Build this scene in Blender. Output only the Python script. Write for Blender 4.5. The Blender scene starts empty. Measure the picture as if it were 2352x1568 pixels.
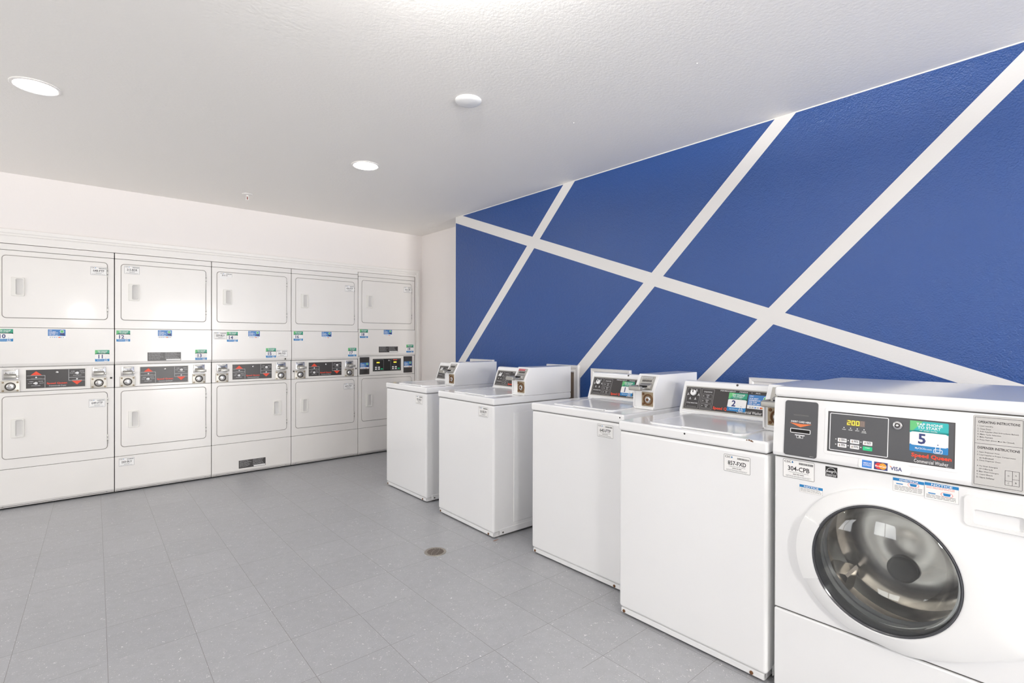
import bpy, bmesh, math, random
from math import pi, sin, cos, radians
from mathutils import Vector, Matrix
random.seed(7)
scene = bpy.context.scene
COL = scene.collection

# ------------------------------------------------------------------ camera
FPX, YAW, PITCH, ROLL, CAMH = 1186.51, radians(40.931), radians(-0.1534), radians(0.1157), 1.2733
F = Vector((sin(YAW) * cos(PITCH), cos(YAW) * cos(PITCH), sin(PITCH)))
R0 = Vector((cos(YAW), -sin(YAW), 0)); U0 = R0.cross(F)
R1 = R0 * cos(ROLL) + U0 * sin(ROLL); U1 = -R0 * sin(ROLL) + U0 * cos(ROLL)
cd = bpy.data.cameras.new('camera'); cam = bpy.data.objects.new('camera', cd); COL.objects.link(cam)
m = Matrix((R1, U1, -F)).transposed().to_4x4(); m.translation = Vector((0, 0, CAMH)); cam.matrix_world = m
cd.sensor_width = 36; cd.lens = FPX / 2352 * 36; cd.clip_start = 0.02
scene.camera = cam

# ------------------------------------------------------------------ world, lights, exposure
CEIL = 2.5127; XB = 2.9936; XW = 3.2341; YE = 4.3254; YD = 5.3675; YW = 5.382
XL = -3.0; YF = -3.6
w = bpy.data.worlds.new('world'); scene.world = w; w.use_nodes = True
w.node_tree.nodes['Background'].inputs[0].default_value = (0.93, 0.96, 1, 1)
w.node_tree.nodes['Background'].inputs[1].default_value = 1.0
def area(name, loc, rot, sx, sy, power, col=(1, 1, 1), spread=180):
    l = bpy.data.lights.new(name, 'AREA'); l.shape = 'RECTANGLE'; l.size = sx; l.size_y = sy
    l.energy = power; l.color = col; l.spread = radians(spread)
    o = bpy.data.objects.new(name, l); o.location = loc; o.rotation_euler = rot; COL.objects.link(o); return o
area('doorway_fill', (2.25, YF - 0.02, 1.1), (radians(90), 0, 0), 1.3, 2.1, 34, (1, 0.985, 0.965), 84)     # faces +y; added fill from an unseen doorway
area('daylight_window', (XL - 0.02, 1.3, 1.55), (0, radians(-90), 0), 1.2, 1.1, 16, (0.985, 0.99, 1))   # faces +x
area('rear_window_fill', (XL - 0.02, 3.9, 1.45), (0, radians(-90), 0), 1.4, 1.2, 18, (0.985, 0.99, 1))   # faces +x; added fill for the far washers, window unseen
DOWN_POWER, FILL_UP_POWER, FILL_GLOBE_POWER = 60.0, 1550.0, 86.0
scene.view_settings.view_transform = 'Standard'; scene.view_settings.look = 'None'
scene.view_settings.exposure = 0.57; scene.view_settings.gamma = 1.0; scene.view_settings.use_curve_mapping = False
scene.cycles.use_denoising = True
scene.cycles.max_bounces = 10; scene.cycles.diffuse_bounces = 6; scene.cycles.transparent_max_bounces = 16
scene.cycles.caustics_reflective = False; scene.cycles.caustics_refractive = False
scene.cycles.sample_clamp_indirect = 8

# ------------------------------------------------------------------ materials
def lin(c):
    if isinstance(c, str): c = [int(c[i:i + 2], 16) / 255 for i in (0, 2, 4)]
    return tuple((v / 12.92 if v <= 0.04045 else ((v + 0.055) / 1.055) ** 2.4) for v in c) + (1,)
MATS = {}
def mat(name, c, rough=0.5, metal=0.0, spec=0.5, emit=0, bump=None, coat=0, var=0):
    if name in MATS: return MATS[name]
    m = bpy.data.materials.new(name); m.use_nodes = True; nt = m.node_tree; b = nt.nodes['Principled BSDF']
    b.inputs['Base Color'].default_value = lin(c); b.inputs['Roughness'].default_value = rough
    b.inputs['Metallic'].default_value = metal; b.inputs['Specular IOR Level'].default_value = spec
    if coat: b.inputs['Coat Weight'].default_value = coat; b.inputs['Coat Roughness'].default_value = 0.08
    if emit: b.inputs['Emission Color'].default_value = lin(c); b.inputs['Emission Strength'].default_value = emit
    tc = nt.nodes.new('ShaderNodeTexCoord')
    if var:
        n = nt.nodes.new('ShaderNodeTexNoise'); n.inputs['Scale'].default_value = 3.0; n.inputs['Detail'].default_value = 6
        nt.links.new(tc.outputs['Object'], n.inputs['Vector'])
        mx = nt.nodes.new('ShaderNodeMix'); mx.data_type = 'RGBA'
        mx.inputs[6].default_value = lin(c); a = lin(c); mx.inputs[7].default_value = (a[0] * (1 - var), a[1] * (1 - var), a[2] * (1 - var * 1.15), 1)
        rp = nt.nodes.new('ShaderNodeMapRange'); rp.inputs[1].default_value = 0.45; rp.inputs[2].default_value = 0.75
        nt.links.new(n.outputs['Fac'], rp.inputs[0]); nt.links.new(rp.outputs[0], mx.inputs[0]); nt.links.new(mx.outputs[2], b.inputs['Base Color'])
    if bump:
        sc, st, dist = bump
        n = nt.nodes.new('ShaderNodeTexNoise'); n.inputs['Scale'].default_value = sc; n.inputs['Detail'].default_value = 3
        nt.links.new(tc.outputs['Object'], n.inputs['Vector'])
        bp = nt.nodes.new('ShaderNodeBump'); bp.inputs['Strength'].default_value = st; bp.inputs['Distance'].default_value = dist
        nt.links.new(n.outputs['Fac'], bp.inputs['Height']); nt.links.new(bp.outputs[0], b.inputs['Normal'])
    MATS[name] = m; return m
WALLW = mat('white_wall_paint', 'F1ECE9', 0.6, bump=(70, 0.25, 0.003))
CEILM = mat('ceiling_paint', 'F6F3EE', 0.6, bump=(75, 0.35, 0.003))
STRIPE = mat('stripe_paint', 'E2E0DD', 0.5, bump=(120, 0.15, 0.002))
TRIMW = mat('trim_paint', 'F0EDE9', 0.4)
def blue_mat():
    m = mat('blue_wall_paint', '254C8C', 0.29, spec=0.55)
    nt = m.node_tree; b = nt.nodes['Principled BSDF']; tc = nt.nodes.new('ShaderNodeTexCoord')
    n1 = nt.nodes.new('ShaderNodeTexNoise'); n1.inputs['Scale'].default_value = 140; n1.inputs['Detail'].default_value = 2.5
    n2 = nt.nodes.new('ShaderNodeTexNoise'); n2.inputs['Scale'].default_value = 48; n2.inputs['Detail'].default_value = 2
    ad = nt.nodes.new('ShaderNodeMath'); ad.operation = 'MULTIPLY_ADD'; ad.inputs[1].default_value = 0.7
    for n in (n1, n2): nt.links.new(tc.outputs['Object'], n.inputs['Vector'])
    nt.links.new(n2.outputs['Fac'], ad.inputs[0]); nt.links.new(n1.outputs['Fac'], ad.inputs[2])
    bp = nt.nodes.new('ShaderNodeBump'); bp.inputs['Strength'].default_value = 0.7; bp.inputs['Distance'].default_value = 0.0042
    nt.links.new(ad.outputs[0], bp.inputs['Height']); nt.links.new(bp.outputs[0], b.inputs['Normal'])
    return m
BLUE = blue_mat()
ENAM = mat('dryer_enamel', 'EDEAE6', 0.28, spec=0.5, coat=0.15, var=0.03)
ENAW = mat('washer_enamel', 'F2F2F2', 0.16, spec=0.5, coat=0.4)
PLAS = mat('white_plastic', 'F1F1F0', 0.35)
PLASD = mat('dryer_handle_plastic', 'E8E6E0', 0.4)
GAP = mat('shadow_gap_steel', '4A4642', 0.7)
GAPLINE = mat('door_gap_gasket', '8C8782', 0.6)  # grey used as the shade line round the dryer doors
CHAR = mat('charcoal_panel', '4A4A4D', 0.35)
CHAR2 = mat('charcoal_panel_dark', '3B3838', 0.35)
BLK = mat('black_print', '1B1A1A', 0.5)
PANW = mat('white_print', 'F2F2F2', 0.5)
PANG = mat('grey_print', 'A9A9A8', 0.5)
PAPER = mat('label_paper', 'F4F3F1', 0.5)
OUTL = mat('label_outline', '8E8C8A', 0.5)
RED = mat('red_print', 'F04A2C', 0.45)
ORNG = mat('orange_print', 'F2783C', 0.45)
GRN = mat('green_print', '2E9E7E', 0.4)
GRN2 = mat('light_green_print', '62BE78', 0.4)
TEAL = mat('teal_print', '29B5B4', 0.4)
BLU = mat('blue_print', '1B7FBE', 0.4)
BLU2 = mat('sticker_blue_print', '3F7FC0', 0.4)
NAVY = mat('navy_print', '2B3570', 0.4)
AMEX = mat('card_blue_print', '3C84D6', 0.4)
MCR = mat('card_red_print', 'E0302A', 0.4); MCY = mat('card_yellow_print', 'F2A12C', 0.4)
BTNG = mat('green_button', '12C482', 0.4)
GREYPL = mat('grey_instruction_print', 'C4C2BF', 0.5)
STEEL = mat('worn_steel', 'B9B7B2', 0.38, metal=0.75, bump=(220, 0.3, 0.0008), var=0.2)
STEELB = mat('bright_steel', 'D2D2D2', 0.2, metal=0.95)
NICK = mat('nickel_plate', 'C4C0B8', 0.42, metal=0.6, var=0.15)
RUST = mat('rusted_steel', '7B5638', 0.8, metal=0.2, var=0.5, bump=(260, 0.6, 0.001))
RUSTY = mat('partly_rusted_steel', 'A8987E', 0.6, metal=0.4, var=0.6, bump=(260, 0.6, 0.001))
DARK = mat('dark_hole', '121110', 0.8)
BROWN = mat('recess_wood', '7C6A5A', 0.8, var=0.3)
DRUM = mat('drum_steel', 'E0DAD4', 0.17, metal=0.88)
RUBB = mat('grey_rubber', '6C6C70', 0.3)
LED = mat('led_yellow', 'F5DE3A', 0.5, emit=1.1)
LEDOFF = mat('led_unlit', '8E7B70', 0.5)
LEDBG = mat('led_window', '7A6A3A', 0.4)
LAMP = mat('lamp_diffuser', 'FFFFFF', 0.5, emit=DOWN_POWER * 0.42); LAMP2 = mat('brighter_lamp_diffuser', 'FFFFFF', 0.5, emit=DOWN_POWER * 1.25)
FILL_GLOBE = mat('fill_globe_glow', 'FFFDFA', 0.4, emit=FILL_GLOBE_POWER)  # glow of the added globe behind the camera
FILL_UP = mat('added_uplight_glow', 'FFFDFA', 0.4, emit=FILL_UP_POWER)  # glow of the added uplighter
def glass():
    m = bpy.data.materials.new('door_glass'); m.use_nodes = True; nt = m.node_tree; nt.nodes.clear()
    o = nt.nodes.new('ShaderNodeOutputMaterial'); mx = nt.nodes.new('ShaderNodeMixShader')
    tr = nt.nodes.new('ShaderNodeBsdfTransparent'); tr.inputs[0].default_value = (0.96, 0.975, 0.965, 1)
    gl = nt.nodes.new('ShaderNodeBsdfGlossy'); gl.inputs['Roughness'].default_value = 0.03
    lw = nt.nodes.new('ShaderNodeLayerWeight'); lw.inputs[0].default_value = 0.5
    pw = nt.nodes.new('ShaderNodeMath'); pw.operation = 'POWER'; pw.inputs[1].default_value = 5
    fr = nt.nodes.new('ShaderNodeMath'); fr.operation = 'MULTIPLY_ADD'; fr.inputs[1].default_value = 0.92; fr.inputs[2].default_value = 0.07
    nt.links.new(lw.outputs['Facing'], pw.inputs[0]); nt.links.new(pw.outputs[0], fr.inputs[0]); nt.links.new(fr.outputs[0], mx.inputs[0]); nt.links.new(tr.outputs[0], mx.inputs[1]); nt.links.new(gl.outputs[0], mx.inputs[2])
    nt.links.new(mx.outputs[0], o.inputs[0]); return m
GLASS = glass()
def floor_mat():
    m = mat('vinyl_tile', 'B4B2B0', 0.33, spec=0.4); nt = m.node_tree; b = nt.nodes['Principled BSDF']
    N = nt.nodes.new; L = nt.links.new
    tc = N('ShaderNodeTexCoord'); sp = N('ShaderNodeSeparateXYZ'); L(tc.outputs['Object'], sp.inputs[0])
    def M(op, a, bb=None, c=None):
        n = N('ShaderNodeMath'); n.operation = op
        for i, v in enumerate((a, bb, c)):
            if v is None: continue
            if isinstance(v, (int, float)): n.inputs[i].default_value = v
            else: L(v, n.inputs[i])
        return n.outputs[0]
    X, Y = sp.outputs[0], sp.outputs[1]
    # the tile courses splay by a degree or two towards the left wall
    k = M('MULTIPLY_ADD', X, -0.025, 0.040); k = M('MAXIMUM', k, 0.0)
    xs = M('SUBTRACT', X, M('MULTIPLY', k, M('SUBTRACT', Y, 2.24)))
    tx = M('DIVIDE', M('SUBTRACT', xs, 0.117), 0.3055); ty = M('DIVIDE', M('SUBTRACT', Y, 1.332), 0.3125)
    def seam(t, wd):
        f = M('FRACT', t); d = M('MINIMUM', f, M('SUBTRACT', 1.0, f)); return M('LESS_THAN', d, wd)
    nz = N('ShaderNodeTexNoise'); nz.inputs['Scale'].default_value = 1.7; L(tc.outputs['Object'], nz.inputs['Vector'])
    s = M('MAXIMUM', seam(tx, 0.0035), M('MULTIPLY', seam(ty, 0.0032), M('GREATER_THAN', nz.outputs['Fac'], 0.42)))
    cid = N('ShaderNodeCombineXYZ'); L(M('FLOOR', tx), cid.inputs[0]); L(M('FLOOR', ty), cid.inputs[1])
    wn = N('ShaderNodeTexWhiteNoise'); L(cid.outputs[0], wn.inputs['Vector'])
    mp = N('ShaderNodeMapping'); mp.inputs['Scale'].default_value = (1, 1, 1); L(tc.outputs['Object'], mp.inputs[0])
    L(wn.outputs['Value'], mp.inputs['Rotation'])
    def chips(scale, thr, dist):
        n = N('ShaderNodeTexNoise'); n.inputs['Scale'].default_value = scale; n.inputs['Detail'].default_value = 1.5; n.inputs['Distortion'].default_value = dist
        L(mp.outputs[0], n.inputs['Vector']); return M('GREATER_THAN', n.outputs['Fac'], thr)
    c1 = chips(95, 0.712, 1.4); c2 = chips(170, 0.68, 1.6); d1 = chips(110, 0.73, 0.5)
    base = N('ShaderNodeMix'); base.data_type = 'RGBA'; base.inputs[6].default_value = lin('A9AAAD'); base.inputs[7].default_value = lin('A4A5A8')
    L(wn.outputs['Value'], base.inputs[0])
    def mixc(fac, a, col):
        x = N('ShaderNodeMix'); x.data_type = 'RGBA'; L(fac, x.inputs[0]); L(a, x.inputs[6]); x.inputs[7].default_value = lin(col); return x.outputs[2]
    big = N('ShaderNodeTexNoise'); big.inputs['Scale'].default_value = 22; big.inputs['Detail'].default_value = 5; L(mp.outputs[0], big.inputs['Vector'])
    c = mixc(M('MULTIPLY', M('SUBTRACT', big.outputs['Fac'], 0.4), 0.9), base.outputs[2], '959597')
    c = mixc(M('MULTIPLY', d1, 0.35), c, '8B8988'); c = mixc(M('MULTIPLY', c2, 0.55), c, 'DAD9D8'); c = mixc(M('MULTIPLY', c1, 0.85), c, 'E9E8E6')
    c = mixc(M('MULTIPLY', s, 0.75), c, '75716E')
    L(c, b.inputs['Base Color'])
    bp = N('ShaderNodeBump'); bp.inputs['Strength'].default_value = 0.12; bp.inputs['Distance'].default_value = 0.002
    L(big.outputs['Fac'], bp.inputs['Height']); L(bp.outputs[0], b.inputs['Normal'])
    return m
FLOORM = floor_mat()

# ------------------------------------------------------------------ mesh builder
def rrect(x0, x1, z0, z1, r, seg=6):
    r = max(min(r, (x1 - x0) / 2 - 1e-5, (z1 - z0) / 2 - 1e-5), 1e-5); pts = []
    for cx, cz, a0 in ((x1 - r, z1 - r, 0), (x0 + r, z1 - r, 90), (x0 + r, z0 + r, 180), (x1 - r, z0 + r, 270)):
        for i in range(seg + 1):
            a = radians(a0 + 90 * i / seg); pts.append((cx + r * cos(a), cz + r * sin(a)))
    return pts
def circ(cx, cz, r, n=32, rz=None):
    return [(cx + r * cos(2 * pi * i / n), cz + (rz or r) * sin(2 * pi * i / n)) for i in range(n)]
TXT = {}
def text_geo(s, bold):
    if (s, bold) in TXT: return TXT[(s, bold)]
    cu = bpy.data.curves.new('t', 'FONT'); cu.body = s; cu.resolution_u = 2; cu.offset = 0.018 * bold; cu.fill_mode = 'FRONT'
    ob = bpy.data.objects.new('t', cu); me = ob.to_mesh()
    v = [(p.co.x, p.co.y) for p in me.vertices]; f = [tuple(p.vertices) for p in me.polygons]
    ob.to_mesh_clear(); bpy.data.objects.remove(ob); bpy.data.curves.remove(cu)
    x0 = min(p[0] for p in v); x1 = max(p[0] for p in v); y0 = min(p[1] for p in v); y1 = max(p[1] for p in v)
    TXT[(s, bold)] = ([(a - x0, b - y0) for a, b in v], f, x1 - x0, y1 - y0); return TXT[(s, bold)]
LAY = 0.00022
class MB:
    def __init__(s): s.v = []; s.f = []; s.m = []; s.mats = []
    def mi(s, mt):
        if mt not in s.mats: s.mats.append(mt)
        return s.mats.index(mt)
    def add(s, verts, faces, mt):
        o = len(s.v); i = s.mi(mt); s.v += [tuple(p) for p in verts]
        for f in faces: s.f.append(tuple(o + k for k in f)); s.m.append(i)
        return s
    def rbox(s, x0, x1, y0, y1, z0, z1, mt, r=0.0, seg=2):
        bm = bmesh.new(); bmesh.ops.create_cube(bm, size=1)
        for v in bm.verts:
            v.co = Vector(((x0 + x1) / 2 + v.co.x * (x1 - x0), (y0 + y1) / 2 + v.co.y * (y1 - y0), (z0 + z1) / 2 + v.co.z * (z1 - z0)))
        if r: bmesh.ops.bevel(bm, geom=bm.edges[:], offset=r, segments=seg, affect='EDGES', profile=0.5)
        return s.bm(bm, mt)
    def bm(s, bm, mt):
        bm.verts.index_update(); s.add([v.co[:] for v in bm.verts], [[v.index for v in f.verts] for f in bm.faces], mt); bm.free(); return s
    def prism(s, prof, x0, x1, mt, r=0.0, seg=2, axis='x'):
        bm = bmesh.new(); a = [bm.verts.new((x0, y, z)) for y, z in prof]; b = [bm.verts.new((x1, y, z)) for y, z in prof]; n = len(prof)
        bm.faces.new(a); bm.faces.new(b[::-1])
        for i in range(n): bm.faces.new((a[i], b[i], b[(i + 1) % n], a[(i + 1) % n]))
        bmesh.ops.recalc_face_normals(bm, faces=bm.faces[:])
        if r: bmesh.ops.bevel(bm, geom=bm.edges[:], offset=r, segments=seg, affect='EDGES', profile=0.5)
        return s.bm(bm, mt)
    def loft(s, loops, mt, cap0=False, cap1=False):
        """loops of (x,y,z) with equal counts, going round the -y axis counter-clockwise as seen from the front"""
        n = len(loops[0]); vs = [p for l in loops for p in l]; fs = []
        for k in range(len(loops) - 1):
            for i in range(n):
                j = (i + 1) % n; fs.append((k * n + i, k * n + j, (k + 1) * n + j, (k + 1) * n + i))
        if cap0: fs.append(tuple(range(n))[::-1])
        if cap1: fs.append(tuple((len(loops) - 1) * n + i for i in range(n)))
        return s.add(vs, fs, mt)
    def slab(s, x0, x1, z0, z1, yb, yf, r, mt, e=0.002, seg=6):
        """rounded plate standing proud from yb to yf (yf < yb)"""
        L = []
        for ins, y in ((0, yb), (0, yf + e), (e * 0.3, yf + e * 0.3), (e, yf)):
            L.append([(a, y, b) for a, b in rrect(x0 + ins, x1 - ins, z0 + ins, z1 - ins, max(r - ins, 0.0005), seg)])
        return s.loft(L, mt, cap1=True)
    def disc(s, cx, cz, r, yb, yf, mt, e=0.001, n=24):
        L = [[(a, y, b) for a, b in circ(cx, cz, rr, n)] for rr, y in ((r, yb), (r, yf + e), (r - e * 0.7, yf + e * 0.3), (r - e * 1.3, yf))]
        return s.loft(L, mt, cap1=True)
    def cyl(s, cx, cy, r, z0, z1, mt, n=24, r2=None):
        r2 = r if r2 is None else r2
        a = [(cx + r * cos(2 * pi * i / n), cy + r * sin(2 * pi * i / n), z0) for i in range(n)]
        b = [(cx + r2 * cos(2 * pi * i / n), cy + r2 * sin(2 * pi * i / n), z1) for i in range(n)]
        return s.loft([a, b], mt, True, True)
    def lathe(s, cx, cy, prof, mt, n=40):
        L = [[(cx + r * cos(2 * pi * i / n), cy + r * sin(2 * pi * i / n), z) for i in range(n)] for r, z in prof]
        return s.loft(L, mt, prof[0][0] > 1e-4, prof[-1][0] > 1e-4)
    # flat print, in the x/z plane facing -y
    def poly(s, pts, mt, ly=1): return s.add([(a, -ly * LAY, b) for a, b in pts], [tuple(range(len(pts)))], mt)
    def rect(s, x0, x1, z0, z1, mt, ly=1, r=0): return s.poly(rrect(x0, x1, z0, z1, r, 4) if r else [(x0, z0), (x1, z0), (x1, z1), (x0, z1)], mt, ly)
    def ring(s, x0, x1, z0, z1, t, mt, ly=1, r=0.001):
        a = rrect(x0, x1, z0, z1, r, 4); b = rrect(x0 + t, x1 - t, z0 + t, z1 - t, max(r - t, 0.0003), 4)
        return s.loft([[(p, -ly * LAY, q) for p, q in a], [(p, -ly * LAY, q) for p, q in b]], mt)
    def dot(s, cx, cz, r, mt, ly=1, n=14): return s.poly(circ(cx, cz, r, n), mt, ly)
    def oring(s, cx, cz, r, t, mt, ly=1, n=24):
        return s.loft([[(p, -ly * LAY, q) for p, q in circ(cx, cz, rr, n)] for rr in (r, r - t)], mt)
    def text(s, t, x0, x1, z0, z1, mt, ly=2, bold=1, just=None):
        v, f, tw, th = text_geo(t, bold)
        sz = (z1 - z0) / th; sx = (x1 - x0) / tw
        if just == 'l': sx = min(sx, sz)
        if just == 'c': sx2 = min(sx, sz); x0 = (x0 + x1) / 2 - tw * sx2 / 2; sx = sx2
        return s.add([(x0 + a * sx, -ly * LAY, z0 + b * sz) for a, b in v], f, mt)
    def lines(s, x0, x1, z0, z1, n, mt, ly=2, th=0.45, rag=0.25):
        """unreadable small print as broken dashes"""
        h = (z1 - z0) / n
        for i in range(n):
            zt = z1 - h * i; x = x0; end = x1 - random.random() * rag * (x1 - x0)
            while x < end:
                l = h * (1.2 + 3.0 * random.random()); s.rect(x, min(x + l, end), zt - h * th, zt, mt, ly); x += l + h * 0.35
        return s
    def mesh(s, name, smooth=True):
        me = bpy.data.meshes.new(name); me.from_pydata(s.v, [], s.f)
        for mt in s.mats: me.materials.append(mt)
        me.polygons.foreach_set('material_index', s.m)
        if smooth:
            me.polygons.foreach_set('use_smooth', [True] * len(s.f)); me.update(); me.set_sharp_from_angle(angle=radians(38))
        me.update(); return me
def put(name, src, parent=None, loc=None, rot=None, label=None, smooth=True, wn=True):
    me = src.mesh(name, smooth) if isinstance(src, MB) else src
    o = bpy.data.objects.new(name, me); COL.objects.link(o)
    if parent: o.parent = parent
    if loc: o.location = loc
    if rot: o.rotation_euler = rot
    if label: o['label'] = label
    if wn and smooth:
        md = o.modifiers.new('wn', 'WEIGHTED_NORMAL'); md.keep_sharp = True; md.weight = 80
    return o
def deco(name, src, parent, x, y, z, rx=0, label=None):
    return put(name, src, parent, (x, y, z), (rx, 0, 0), label, smooth=False, wn=False)
def struct(name, mb, loc=None): o = put(name, mb, None, loc); o['kind'] = 'structure'; return o
def tag(o, label, cat, group=None):
    o['label'] = label; o['category'] = cat
    if group: o['group'] = group
    return o
def thing(name, label, cat, loc, rz=0, group=None):
    o = bpy.data.objects.new(name, None); COL.objects.link(o); o.location = loc; o.rotation_euler = (0, 0, rz); o.empty_display_size = 0.1
    return tag(o, label, cat, group)
def dup(root):
    """copy of a thing with copies of its parts and their sub-parts"""
    def cp(o, parent):
        c = o.copy(); COL.objects.link(c)
        if parent: c.parent = parent
        for ch in list(o.children): cp(ch, c)
        return c
    return cp(root, None)

# ------------------------------------------------------------------ the room
struct('floor', MB().rbox(XL - 0.1, 3.5, YF - 0.1, 6.25, -0.1, 0, FLOORM))
struct('ceiling', MB().rbox(XL - 0.1, 3.5, YF - 0.1, 6.25, CEIL, CEIL + 0.1, CEILM))
# blue wall: furred out in front of the white wall behind it, with painted stripes
b = MB().rbox(XB, XB + 0.4, YF, YE, 0, CEIL, BLUE)
def line(c, d):
    return lambda z: c[0] + (z - c[1]) / d[1] * d[0], lambda y: c[1] + (y - c[0]) / d[0] * d[1]
edges = dict(LU=((2.1314, 1.7704), (-0.9422, -0.3349)), LL=((2.2245, 1.7166), (-0.9434, -0.3317)),
    A1=((3.3842, 1.9523), (0.7043, -0.7099)), A2=((3.2795, 1.9365), (0.7053, -0.7089)),
    B1=((1.961, 1.783), (0.7154, -0.6987)), B2=((1.8973, 1.7283), (0.7112, -0.703)),
    C1=((1.0982, 1.6083), (0.7084, -0.7058)), C2=((1.0176, 1.5704), (0.7084, -0.7058)))
e = {k: line(*v) for k, v in edges.items()}
def wp(pts, dx): b.add([(XB - dx, y, z) for y, z in pts], [tuple(range(len(pts)))], STRIPE)
YR = 4.3254
for p, q in (('A1', 'A2'), ('B1', 'B2'), ('C1', 'C2')):
    zl = 0.0 if p != 'A1' else e['A1'][1](YR)
    pts = [(e[p][0](CEIL), CEIL), (e[q][0](CEIL), CEIL)]
    if p == 'A1': pts += [(YR, e['A2'][1](YR)), (YR, e['A1'][1](YR))]
    else: pts += [(e[q][0](0.3), 0.3), (e[p][0](0.3), 0.3)]
    wp(pts, 0.0004)
wp([(YR, CEIL), (YR, e['LL'][1](YR)), (YF, e['LL'][1](YF)), (YF, e['LU'][1](YF)), (e['LU'][0](CEIL), CEIL)], 0.0006)
wp([(YR, CEIL), (YF, CEIL), (YF, CEIL - 0.006), (YR, CEIL - 0.006)], 0.0008)
wp([(YR, CEIL), (YR, 0), (YR - 0.004, 0), (YR - 0.004, CEIL)], 0.0005)
struct('wall_right', b)
struct('wall_right_rear', MB().rbox(XW, XW + 0.2, YE - 0.2, 5.5, 0, CEIL, WALLW))
OX0, OX1, OZ = -0.398, 3.14, 2.04
struct('wall_back', MB().rbox(XL, 3.5, YW, 6.2, OZ, CEIL, WALLW).rbox(OX1, 3.5, YW, 6.2, 0, OZ, WALLW)
       .rbox(XL, OX0, YW, 6.2, 0, OZ, WALLW).rbox(OX0, OX1, 6.12, 6.2, 0, OZ, WALLW))
struct('wall_left', MB().rbox(XL - 0.1, XL, YF, 0.7, 0, CEIL, WALLW).rbox(XL - 0.1, XL, 1.9, 3.25, 0, CEIL, WALLW).rbox(XL - 0.1, XL, 4.55, YW, 0, CEIL, WALLW).rbox(XL - 0.1, XL, 3.25, 4.55, 0, 0.7, WALLW).rbox(XL - 0.1, XL, 3.25, 4.55, 2.2, CEIL, WALLW)
       .rbox(XL - 0.1, XL, 0.7, 1.9, 0, 0.9, WALLW).rbox(XL - 0.1, XL, 0.7, 1.9, 2.2, CEIL, WALLW))
struct('wall_front', MB().rbox(XL, 1.55, YF - 0.1, YF, 0, CEIL, WALLW).rbox(2.9, 3.4, YF - 0.1, YF, 0, CEIL, WALLW)
       .rbox(1.55, 2.9, YF - 0.1, YF, 2.15, CEIL, WALLW))
wf = MB()
for a, c in ((0.7, 0.74), (1.28, 1.32), (1.86, 1.9)): wf.rbox(XL - 0.06, XL - 0.01, a, c, 0.9, 2.2, TRIMW, 0.004)
for a, c in ((0.9, 0.94), (2.16, 2.2)): wf.rbox(XL - 0.06, XL - 0.01, 0.7, 1.9, a, c, TRIMW, 0.004)
struct('window_1', wf)
wf = MB()
for a, c in ((3.25, 3.29), (3.88, 3.92), (4.51, 4.55)): wf.rbox(XL - 0.06, XL - 0.01, a, c, 0.7, 2.2, TRIMW, 0.004)
for a, c in ((0.7, 0.74), (2.16, 2.2)): wf.rbox(XL - 0.06, XL - 0.01, 3.25, 4.55, a, c, TRIMW, 0.004)
struct('added_window', wf)  # unseen window, added to brighten the far washers
struct('added_door', MB().rbox(1.55, 1.61, YF - 0.08, YF + 0.01, 0, 2.15, TRIMW, 0.004).rbox(2.84, 2.9, YF - 0.08, YF + 0.01, 0, 2.15, TRIMW, 0.004)
       .rbox(1.55, 2.9, YF - 0.08, YF + 0.01, 2.09, 2.15, TRIMW, 0.004))  # unseen opening, added to frame the fill light from behind
# moulded casing round the dryer alcove and flat filler board above the machines
prof = [(0.0, 0.0), (0.0, 0.010), (0.007, 0.015), (0.013, 0.010), (0.022, 0.010), (0.026, 0.016), (0.03, 0.018), (0.052, 0.020), (0.058, 0.014), (0.058, 0.0)]
def casing(path_pt, mt=TRIMW):
    mb = MB(); L = [path_pt(k, o, h) for k in range(4) for o, h in [(0, 0)]]
    rows = [[path_pt(k, o, h) for o, h in prof] for k in range(4)]
    n = len(prof)
    for k in range(3):
        mb.add(rows[k] + rows[k + 1], [(i, i + 1, n + i + 1, n + i) for i in range(n - 1)], mt)
    return mb
def alc(k, o, h):
    x = (OX0 - o, OX0 - o, OX1 + o, OX1 + o)[k]; z = (0, OZ + o, OZ + o, 0)[k]; return (x, YW - h, z)
struct('trim_1', casing(alc))
struct('trim_2', MB().rbox(OX0, OX1, YD + 0.004, 5.45, 2.016, OZ + 0.001, TRIMW).rbox(OX0, 2.425, YD + 0.004, 5.45, 1.988, 2.0162, TRIMW))
# small crack of loose paint in the corner, little white blobs on the ceiling
for (x, y) in ((2.139, 1.207), (2.197, 1.999)):
    o = put('plaster_nib', MB().lathe(0, 0, [(0.0035, 0), (0.003, -0.002), (0.0001, -0.0035)], TRIMW, 10), None, (x, y, CEIL)); o['kind'] = 'structure'

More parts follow.
